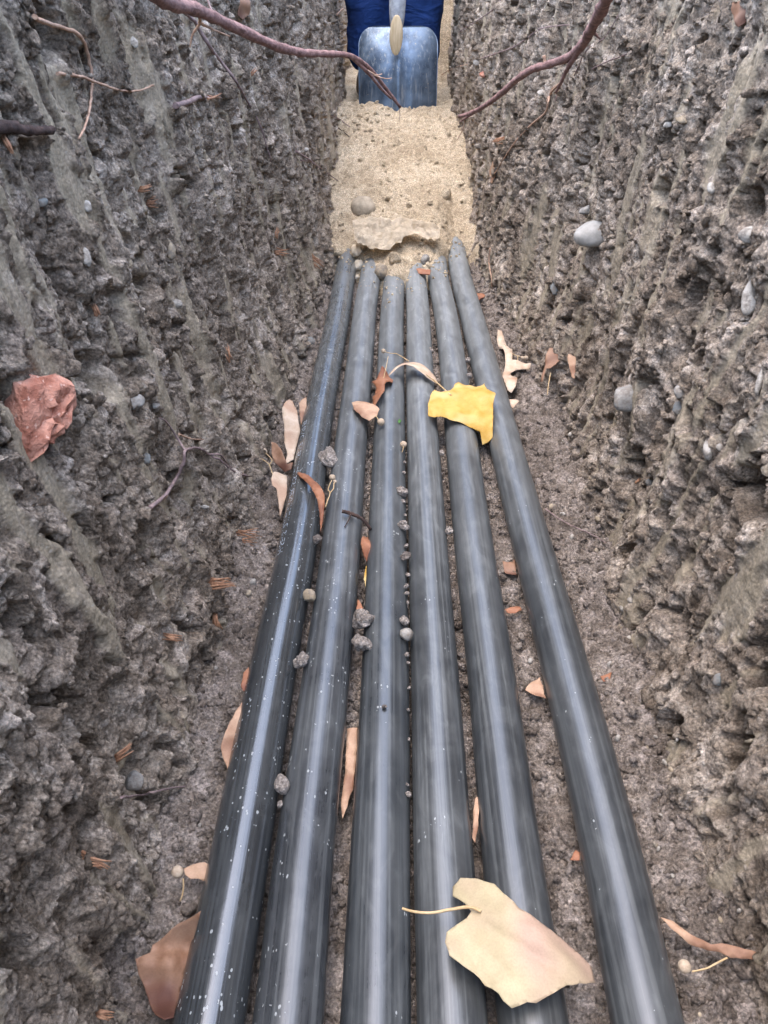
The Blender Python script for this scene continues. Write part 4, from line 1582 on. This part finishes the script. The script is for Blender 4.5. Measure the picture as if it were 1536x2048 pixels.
leaf("cream_leaf", "large cream fan-shaped leaf with long stalk lying over the pipes", "leaf",
     crop(760, 1640, 1.979, [(320, 210), (385, 232), (450, 270), (500, 325), (545, 375), (610, 410), (700, 460), (780, 505), (848, 545), (856, 575), (865, 610), (820, 632),
                             (740, 655), (660, 700), (620, 718), (585, 712), (525, 730), (490, 705), (470, 680), (415, 655), (395, 625), (330, 580), (275, 540), (258, 480),
                             (265, 435), (300, 405), (345, 380), (362, 360), (335, 320), (290, 280), (290, 240)]),
     ZT + 0.016, M['leaf_cream'], cream_curl, spacing=0.0028,
     stalks=[(crop(760, 1640, 1.979, [(400, 362), (355, 345), (280, 354), (200, 368), (130, 362), (88, 350)]), (0.004, 0.003, -0.001, -0.004, -0.004, -0.001))], stalk_r=0.0012)
def yellow_curl(u, v):
    """u runs across the photograph or along it, so bend on the longer reach: the near edge rolls under, one corner stands up"""
    w = at_curl(u, v)
    return 0.04 - 0.13 * max(0.0, w) ** 2 + 0.05 * math.sin(5 * u + 3 * v) + 0.012 * math.sin(14 * u - 8 * v) - 0.35 * max(0.0, w - 0.25) ** 2 + 0.12 * max(0.0, -w - 0.10) ** 2


def at_curl(u, v):
    ax = UP.orthogonal().normalized()
    ay = UP.cross(ax)
    d = ax * u + ay * v
    return -d.y + 0.12


leaf("yellow_leaf", "bright yellow curled leaf lying across the upper part of the pipes", "leaf",
     crop(660, 660, 3.84, [(775, 500), (800, 480), (850, 492), (920, 490), (945, 470), (960, 425), (985, 415), (1040, 432), (1085, 435), (1120, 460), (1150, 440), (1185, 415),
                           (1205, 470), (1270, 510), (1255, 560), (1260, 700), (1185, 712), (1160, 680), (1000, 652), (850, 632), (755, 630), (752, 560)]),
     ZT + 0.018, M['leaf_yellow'], yellow_curl, spacing=0.0026,
     stalks=[(crop(660, 660, 3.84, [(930, 500), (905, 482), (850, 430), (790, 380), (740, 345)]), (0.004, 0.004, 0.002, 0.001, 0.0))], stalk_r=0.0013)
leaf("seed_bract", "pale bract with a stalked nutlet arching over the third and fourth pipes", "seed bract",
     crop(660, 660, 3.84, [(430, 320), (500, 285), (560, 250), (620, 242), (700, 275), (760, 305), (835, 338), (825, 352), (740, 350), (650, 322), (590, 300), (540, 292), (470, 315)]),
     ZT + 0.012, M['bract_pale'], lambda u, v: 0.22 - 0.4 * (u * u + v * v), blade="wing",
     stalks=[(crop(660, 660, 3.84, [(605, 240), (560, 210), (510, 182), (460, 178), (412, 162)]), (0.006, 0.004, 0.003, 0.002, 0.002))], nuts=[(767, 702, 4.5, 0.002)])
leaf("dry_leaf", "crumpled rust-brown leaf in the gap beside the arching pale bract", "leaf",
     crop(660, 660, 3.84, [(312, 400), (345, 370), (385, 342), (400, 318), (430, 335), (485, 365), (475, 410), (420, 440), (412, 520), (350, 548), (325, 572), (330, 490), (355, 440)]),
     ZT + 0.006, M['leaf_rust'], lambda u, v: 0.22 * math.sin(5 * u + 1) * math.cos(4 * v),
     stalks=[(crop(660, 660, 3.84, [(408, 385), (425, 310), (436, 260), (447, 202)]), (0.006, 0.012, 0.014, 0.016))], stalk_r=0.0007)
leaf("seed_bract", "oval tan bract with one nutlet lying between second and third pipe", "seed bract",
     crop(660, 660, 3.84, [(165, 552), (210, 540), (280, 555), (340, 580), (380, 612), (360, 660), (300, 690), (240, 665), (185, 620)]),
     ZT + 0.006, M['bract_tan'], lambda u, v: -0.12 * (u * u + v * v) + 0.1, blade="wing",
     stalks=[(crop(660, 660, 3.84, [(352, 660), (370, 685), (392, 705)]), (0.001, 0.001, -0.001))], nuts=[(762, 844, 7.5, 0.0)])
rt = root("nutlet", at_z(807, 889, ZT - 0.002), "round pale nutlet with tiny stalk in the gap by the third pipe", "nutlet")
p = at_z(807, 889, ZT)
rebase(rock("shell", p, [7 * px_size(p)] * 3, M['nutlet'], 44, 0.03, 0), rt)
rebase(stalk("stalk", [at_z(807, 893, ZT), at_z(806, 899, ZT + .001), at_z(804, 905, ZT - .002)], 0.0007, 0.0005, M['stalk']), rt)

leaf("seed_bract", "forked white bract lying flat on the bare floor right of the yellow leaf", "seed bract",
     crop(960, 640, 6.98, [(245, 175), (300, 185), (350, 260), (420, 350), (445, 430), (447, 520), (448, 572), (520, 580), (640, 605), (715, 605), (690, 655), (600, 650),
                           (500, 655), (432, 690), (440, 730), (500, 770), (515, 860), (500, 960), (440, 1018), (380, 990), (330, 900), (305, 800), (320, 710), (355, 620),
                           (345, 530), (320, 460), (270, 340), (240, 250)]),
     0.022, M['bract_pale'], lambda u, v: 0.08 * math.sin(4 * u + 3 * v), blade="wing",
     stalks=[(crop(960, 640, 6.98, [(450, 465), (490, 490), (540, 505), (600, 515)]), (0.002, 0.004, 0.004, 0.003)),
             (crop(960, 640, 6.98, [(525, 505), (528, 530), (522, 560)]), (0.004, 0.003, 0.002))],
     nuts=[(960 + 640 / 6.98, 640 + 530 / 6.98, 5, 0.003), (960 + 590 / 6.98, 640 + 530 / 6.98, 4, 0.002)])
leaf("seed_bract", "short white curl of bract at the edge of the rightmost pipe", "seed bract",
     crop(960, 640, 6.98, [(400, 1150), (470, 1145), (530, 1122), (557, 1125), (530, 1190), (470, 1225), (420, 1220)]), 0.020, M['bract_pale'], lambda u, v: 0.35 - 0.5 * u * u)
leaf("dry_leaf", "crumpled orange-brown leaf lying at the foot of the right wall", "leaf",
     crop(960, 640, 6.98, [(1000, 460), (1110, 450), (1190, 410), (1212, 500), (1150, 600), (1080, 690), (1010, 740), (950, 730), (880, 890), (845, 870), (930, 690), (925, 620), (960, 520)]),
     None, M['leaf_brown'], lambda u, v: 0.3 - 0.55 * (u - v) ** 2 * 0.5, tilt=(-0.5, -0.3),
     stalks=[(crop(960, 640, 6.98, [(985, 740), (965, 850), (950, 950), (940, 1045)]), (0.0, -0.004, -0.006, -0.008))], stalk_r=0.0010)
leaf("dry_leaf", "narrow brown leaf flake beside the crumpled leaf at right wall's foot", "leaf",
     crop(960, 640, 6.98, [(1240, 490), (1290, 478), (1340, 540), (1330, 680), (1312, 800), (1270, 780), (1240, 640), (1225, 520)]), None, M['bract_tan'],
     lambda u, v: 0.15 * u, tilt=(-0.6, -0.3))

leaf("seed_bract", "tall pale bract standing in the gap between left wall and first pipe", "seed bract",
     crop(480, 740, 6.023, [(560, 365), (600, 345), (640, 375), (660, 430), (690, 520), (700, 640), (725, 730), (690, 880), (640, 1090), (550, 1150), (540, 1120), (570, 1030),
                            (560, 960), (540, 880), (535, 700), (510, 560), (505, 460)]), 0.052, M['bract_pale'], lambda u, v: 0.06 * math.sin(3 * u + 2 * v), tilt=(0.35, -0.5))
leaf("seed_bract", "twisted brown bract leaning on the tall pale bract", "seed bract",
     crop(480, 740, 6.023, [(385, 830), (440, 865), (490, 950), (530, 1060), (560, 1160), (630, 1140), (610, 1230), (540, 1240), (490, 1170), (420, 1080), (390, 980)]),
     0.048, M['leaf_brown'], lambda u, v: 0.25 * math.sin(3 * u - 2 * v), tilt=(0.3, -0.5))
leaf("seed_bract", "pale pointed bract with two stalked nutlets below the tall bract", "seed bract",
     crop(480, 740, 6.023, [(400, 1240), (440, 1238), (570, 1270), (560, 1450), (545, 1550), (500, 1720), (485, 1775), (460, 1620), (430, 1440), (380, 1400), (365, 1330)]),
     0.040, M['bract_pale'], lambda u, v: 0.12 - 0.25 * u * u, tilt=(0.4, -0.4), blade="wing",
     stalks=[(crop(480, 740, 6.023, [(395, 1262), (375, 1200), (350, 1140), (300, 1095), (225, 1050)]), (0.004, 0.005, 0.006, 0.006, 0.006)),
             (crop(480, 740, 6.023, [(352, 1143), (385, 1085), (330, 1020), (295, 1000)]), (0.006, 0.008, 0.008, 0.008))],
     nuts=[(480 + 285 / 6.023, 740 + 985 / 6.023, 7.5, 0.008), (480 + 208 / 6.023, 740 + 1030 / 6.023, 5.5, 0.006)])
leaf("seed_bract", "sliver of pale bract tucked behind the first pipe above the tall bract", "seed bract",
     crop(480, 740, 6.023, [(712, 400), (760, 350), (800, 340), (800, 470), (760, 620), (735, 645), (718, 520)]), 0.036, M['bract_tan'], lambda u, v: 0.1 * u, tilt=(0.2, -0.3))
leaf("seed_bract", "narrow red-brown bract with nutlets lying across the first pipe", "seed bract",
     crop(480, 740, 6.023, [(680, 1190), (720, 1190), (800, 1260), (900, 1370), (960, 1430), (1020, 1540), (1022, 1640), (1000, 1760), (970, 1875), (955, 1700), (930, 1590),
                            (870, 1480), (800, 1380), (720, 1290)]),
     ZT + 0.006, M['leaf_rust'], lambda u, v: 0.10 - 0.18 * (u * u + v * v), blade="wing",
     stalks=[(crop(480, 740, 6.023, [(1028, 1650), (1060, 1560), (1085, 1480), (1062, 1440), (1085, 1370), (1105, 1330)]), (0, 0, 0, 0, 0, 0)),
             (crop(480, 740, 6.023, [(1085, 1480), (1125, 1430), (1130, 1380), (1140, 1350)]), (0, 0, 0, 0))],
     nuts=[(480 + 1112 / 6.023, 740 + 1295 / 6.023, 6.5, 0.0), (480 + 1142 / 6.023, 740 + 1345 / 6.023, 4, 0.0)])
leaf("dry_leaf", "orange dry leaf folded in the gap between second and third pipe", "leaf",
     crop(520, 880, 4.267, [(880, 810), (940, 795), (945, 940), (930, 1035), (890, 990), (860, 920)]), 0.030, M['leaf_rust'], lambda u, v: 0.3 * math.cos(3 * u))
leaf("dry_leaf", "yellow-tan leaf scrap lower in the gap between second and third pipe", "leaf",
     crop(520, 880, 4.267, [(905, 1080), (935, 1060), (930, 1200), (900, 1240), (885, 1180)]), 0.022, M['leaf_yellow'], lambda u, v: 0.1 * u)
leaf("dry_leaf", "orange leaf tip above the two touching clods", "leaf",
     crop(520, 880, 4.267, [(818, 1480), (835, 1370), (860, 1400), (890, 1460), (850, 1490)]), 0.036, M['leaf_rust'], lambda u, v: 0.2 * u)
leaf("dry_leaf", "long tan leaf strip on the soil between the second and third pipe", "leaf",
     crop(460, 1080, 2.844, [(665, 1075), (725, 1065), (718, 1250), (700, 1420), (640, 1580), (630, 1500), (655, 1300)]), 0.014, M['bract_tan'], lambda u, v: 0.03 * math.sin(9 * u))
leaf("dry_leaf", "large crumpled brown leaf tucked under the first pipe at the bottom", "leaf",
     crop(240, 1700, 3.84, [(600, 560), (560, 570), (440, 600), (350, 660), (250, 715), (230, 780), (120, 850), (140, 950), (190, 1050), (230, 1200), (270, 1300), (330, 1360),
                            (400, 1340), (450, 1150), (520, 850)]), 0.034, M['leaf_brown'], lambda u, v: 0.20 * math.sin(4.4 * u + 1.0) * math.cos(3.6 * v) + 0.45 * (u * u + v * v) ** 2 - 0.08 + 0.06 * math.sin(7 * v + 5 * u) + 0.02 * math.sin(9 * u - 4 * v), tilt=(0.25, -0.25), spacing=0.003)
leaf("seed_bract", "brown bract with one round nutlet beside the first pipe near the bottom", "seed bract",
     crop(240, 1700, 3.84, [(490, 140), (560, 115), (650, 90), (690, 110), (650, 240), (600, 215), (540, 225), (500, 195)]), 0.030, M['bract_tan'], lambda u, v: 0.12 * math.sin(5 * u), blade="wing",
     stalks=[(crop(240, 1700, 3.84, [(485, 220), (488, 280), (480, 340), (462, 392)]), (0, -0.004, -0.008, -0.010))], nuts=[(240 + 442 / 3.84, 1700 + 168 / 3.84, 12, 0.0)], stalk_r=0.0007)
leaf("dry_leaf", "narrow tan leaf half hidden beside the first pipe, midway down", "leaf",
     [(486, 1400), (470, 1425), (450, 1465), (443, 1490), (454, 1542), (472, 1500), (482, 1450)], 0.034, M['bract_tan'], lambda u, v: 0.10 * math.sin(4 * v), tilt=(0.4, -0.1))
leaf("dry_leaf", "reddish leaf scrap beside the first pipe above the narrow tan leaf", "leaf",
     [(487, 1345), (497, 1335), (499, 1370), (490, 1385), (482, 1372)], 0.034, M['leaf_rust'], lambda u, v: 0.1 * u, tilt=(0.3, 0))
leaf("seed_bract", "long wavy tan bract with nutlet on the floor by the lower right corner", "seed bract",
     crop(760, 1640, 1.979, [(1110, 385), (1160, 400), (1230, 455), (1310, 492), (1350, 488), (1390, 495), (1500, 525), (1550, 560), (1530, 565), (1460, 548), (1390, 545), (1340, 520),
                             (1300, 515), (1220, 490), (1150, 430)]), 0.030, M['bract_tan'], lambda u, v: 0.05 * math.sin(6 * u + 5 * v), tilt=(-0.2, -0.3), blade="wing",
     stalks=[(crop(760, 1640, 1.979, [(1375, 545), (1330, 568), (1290, 588), (1235, 600)]), (0.0, -0.004, -0.006, -0.006))], nuts=[(760 + 1205 / 1.979, 1640 + 580 / 1.979, 13, -0.006)])
for lab, pts, z, m in [
        ("pinkish leaf scrap between the fifth and sixth pipe", [(1050, 1378), (1068, 1362), (1080, 1355), (1092, 1400), (1070, 1392)], 0.018, 'bract_tan'),
        ("brown leaf scrap poking from under the sixth pipe low down", [(1140, 1720), (1152, 1698), (1160, 1705), (1158, 1722)], 0.016, 'leaf_rust'),
        ("small orange leaf chip on the floor right of the sixth pipe", [(1201, 1352), (1215, 1349), (1224, 1342), (1220, 1360), (1207, 1364)], 0.012, 'leaf_rust'),
        ("tan sliver of leaf between the fourth and fifth pipe near the cream leaf", [(950, 1595), (958, 1590), (957, 1650), (950, 1690), (944, 1680)], 0.026, 'bract_tan'),
        ("reddish leaf scrap under the sixth pipe in the gap", [(1005, 1125), (1030, 1118), (1033, 1150), (1012, 1150)], 0.010, 'leaf_brown'),
        ("red leaf chip at the sand's edge right of the sixth pipe", [(953, 588), (962, 586), (970, 592), (958, 601)], 0.014, 'leaf_rust'),
        ("pink leaf chip where fourth and fifth pipe meet the sand", [(832, 540), (846, 537), (862, 541), (858, 552), (842, 548)], ZT + 0.004, 'leaf_rust'),
        ("tiny green leaf scrap in the gap between the third and fourth pipe", [(795, 842), (799, 838), (803, 842), (799, 848)], ZT - 0.004, 'leaf_green'),
        ("thin red-brown leaf strip in the gap right of the fifth pipe", [(1010, 1218), (1040, 1212), (1044, 1220), (1018, 1228)], 0.012, 'leaf_rust')]:
    leaf("leaf_scrap", lab, "leaf", pts, z, M[m], lambda u, v: 0.12 * math.sin(4 * u + 2 * v))

# twig on the second pipe
tw = crop(520, 880, 4.267, [(700, 608), (760, 622), (830, 650), (890, 690), (945, 765)])
rt = root("twig", at_z(*tw[2], ZT), "short dark forked twig lying across the second pipe", "twig")
rebase(stalk("stem", [at_z(u, v, ZT + d) for (u, v), d in zip(tw, (0.006, 0.004, 0.003, 0.0, -0.012))], 0.0026, 0.0020, M['root_black'], 8, 0.12), rt)
rebase(stalk("side_shoot", [at_z(*q, ZT + d) for q, d in zip(crop(520, 880, 4.267, [(775, 630), (760, 675), (722, 742)]), (0.004, 0.003, 0.001))], 0.0010, 0.0006, M['root_black'], 6, 0.1), rt)


# leaves and torn wood stuck to the walls
def wall_leaf(label, outline, mat, lift=0.006):
    cu = sum(a for a, b in outline) / len(outline)
    cv = sum(b for a, b in outline) / len(outline)
    p, n = hit(cu, cv, SOIL)
    nn = (Vector((1 if p.x < 0 else -1, -0.5, 0.2))).normalized()
    me, cen = leaf_mesh(outline, p + nn * lift, nn, lambda u, v: 0.12 * math.sin(3 * u + 2 * v))
    me.transform(Matrix.Translation(-cen))
    o = link("dry_leaf", me, mat)
    o.location = cen
    tag(o, label, "leaf")


wall_leaf("orange dry leaf stuck near the top right of the right wall", [(1466, 5), (1490, -5), (1496, 20), (1492, 45), (1480, 55), (1466, 40), (1462, 20)], M['leaf_brown'])
wall_leaf("orange leaf hanging on the right wall below the rootlets", crop(880, 0, 2.34, [(250, 735), (280, 735), (285, 770), (262, 830), (250, 860), (225, 850), (228, 800)]), M['bract_tan'])
wall_leaf("brown leaf stuck at the top of the left wall", [(478, 0), (498, -5), (500, 28), (488, 40), (477, 30)], M['leaf_brown'])


def splinters(label, u, v, ln, ang, n, seed):
    """a torn bundle of root wood: separate fibres fanning from one end"""
    p, nn = hit(u, v, SOIL)
    d = ray(u, v)
    p = p - d * 0.009
    s = px_size(p) * 1.2
    right = ROT @ Vector((1, 0, 0))
    up = ROT @ Vector((0, 1, 0))
    rt = root("torn_wood", p, label, "wood splinter", "torn wood fibres in the trench walls")
    r = random.Random(seed)
    for k in range(n * 2):
        a = ang + r.uniform(-0.3, 0.3)
        w = right * math.cos(a) + up * math.sin(a)
        q = up * math.cos(a) - right * math.sin(a)
        L = ln * s * r.uniform(0.55, 1.0)
        o0 = p - w * L * 0.5 + q * r.uniform(-0.15, 0.15) * ln * s
        me = sweep([o0, o0 + w * L * 0.5 - d * r.uniform(0, 0.003), o0 + w * L], [0.0005 + 0.0008 * r.random(), 0.0006 + 0.0009 * r.random(), 0.0003], 5)
        o = link("fibre", me, M['splinter'])
        rebase(o, rt)


for k, (lab, u, v, ln, a, n) in enumerate([
        ("upper orange wood fibres on the left wall, right of the white stone", 290, 378, 26, 0.2, 4),
        ("lower orange wood fibres on the left wall, right of the white stone", 293, 406, 42, 0.05, 5),
        ("orange wood fibres low on the left wall near the sand", 556, 503, 40, -0.1, 5),
        ("bright orange torn wood at the wall foot left of the sand", 628, 520, 44, -0.8, 6),
        ("brown wood fibres above the torn wood near the sand", 552, 467, 24, 1.2, 4),
        ("red wood chip in the left wall above the tall bract", 455, 707, 34, 1.9, 3),
        ("red wood chip in the middle of the left wall", 191, 620, 24, 1.8, 3),
        ("straw-like fibres on the floor at the left wall's foot", 485, 1073, 70, -0.05, 6),
        ("orange bark fragment at the foot of the left wall", 438, 1168, 58, 0.05, 7),
        ("pale wood sliver on the lower left wall", 345, 1276, 36, -0.2, 3),
        ("pale wood sliver beside a hole in the lower left wall", 243, 1508, 50, 0.6, 3),
        ("frayed pale fibres near the bottom of the left wall", 190, 1722, 56, -0.25, 4),
        ("orange fibres at the very bottom of the left wall", 205, 2028, 44, -0.15, 3),
        ("orange wood fibres on the right wall at the end of the rootlet", 1005, 281, 36, 0.3, 5),
        ("small red wood chip high on the left wall by the thin root", 507, 145, 18, 0.9, 3),
        ("orange wood fibre at the left edge of the left wall", 12, 292, 36, -0.9, 3),
        ("small orange chip low on the right wall", 1276, 962, 14, 0.5, 2),
        ("torn bark at the lower left wall's middle", 430, 1245, 34, -1.2, 4)]):
    splinters(lab, u, v, ln, a, n, 500 + k)
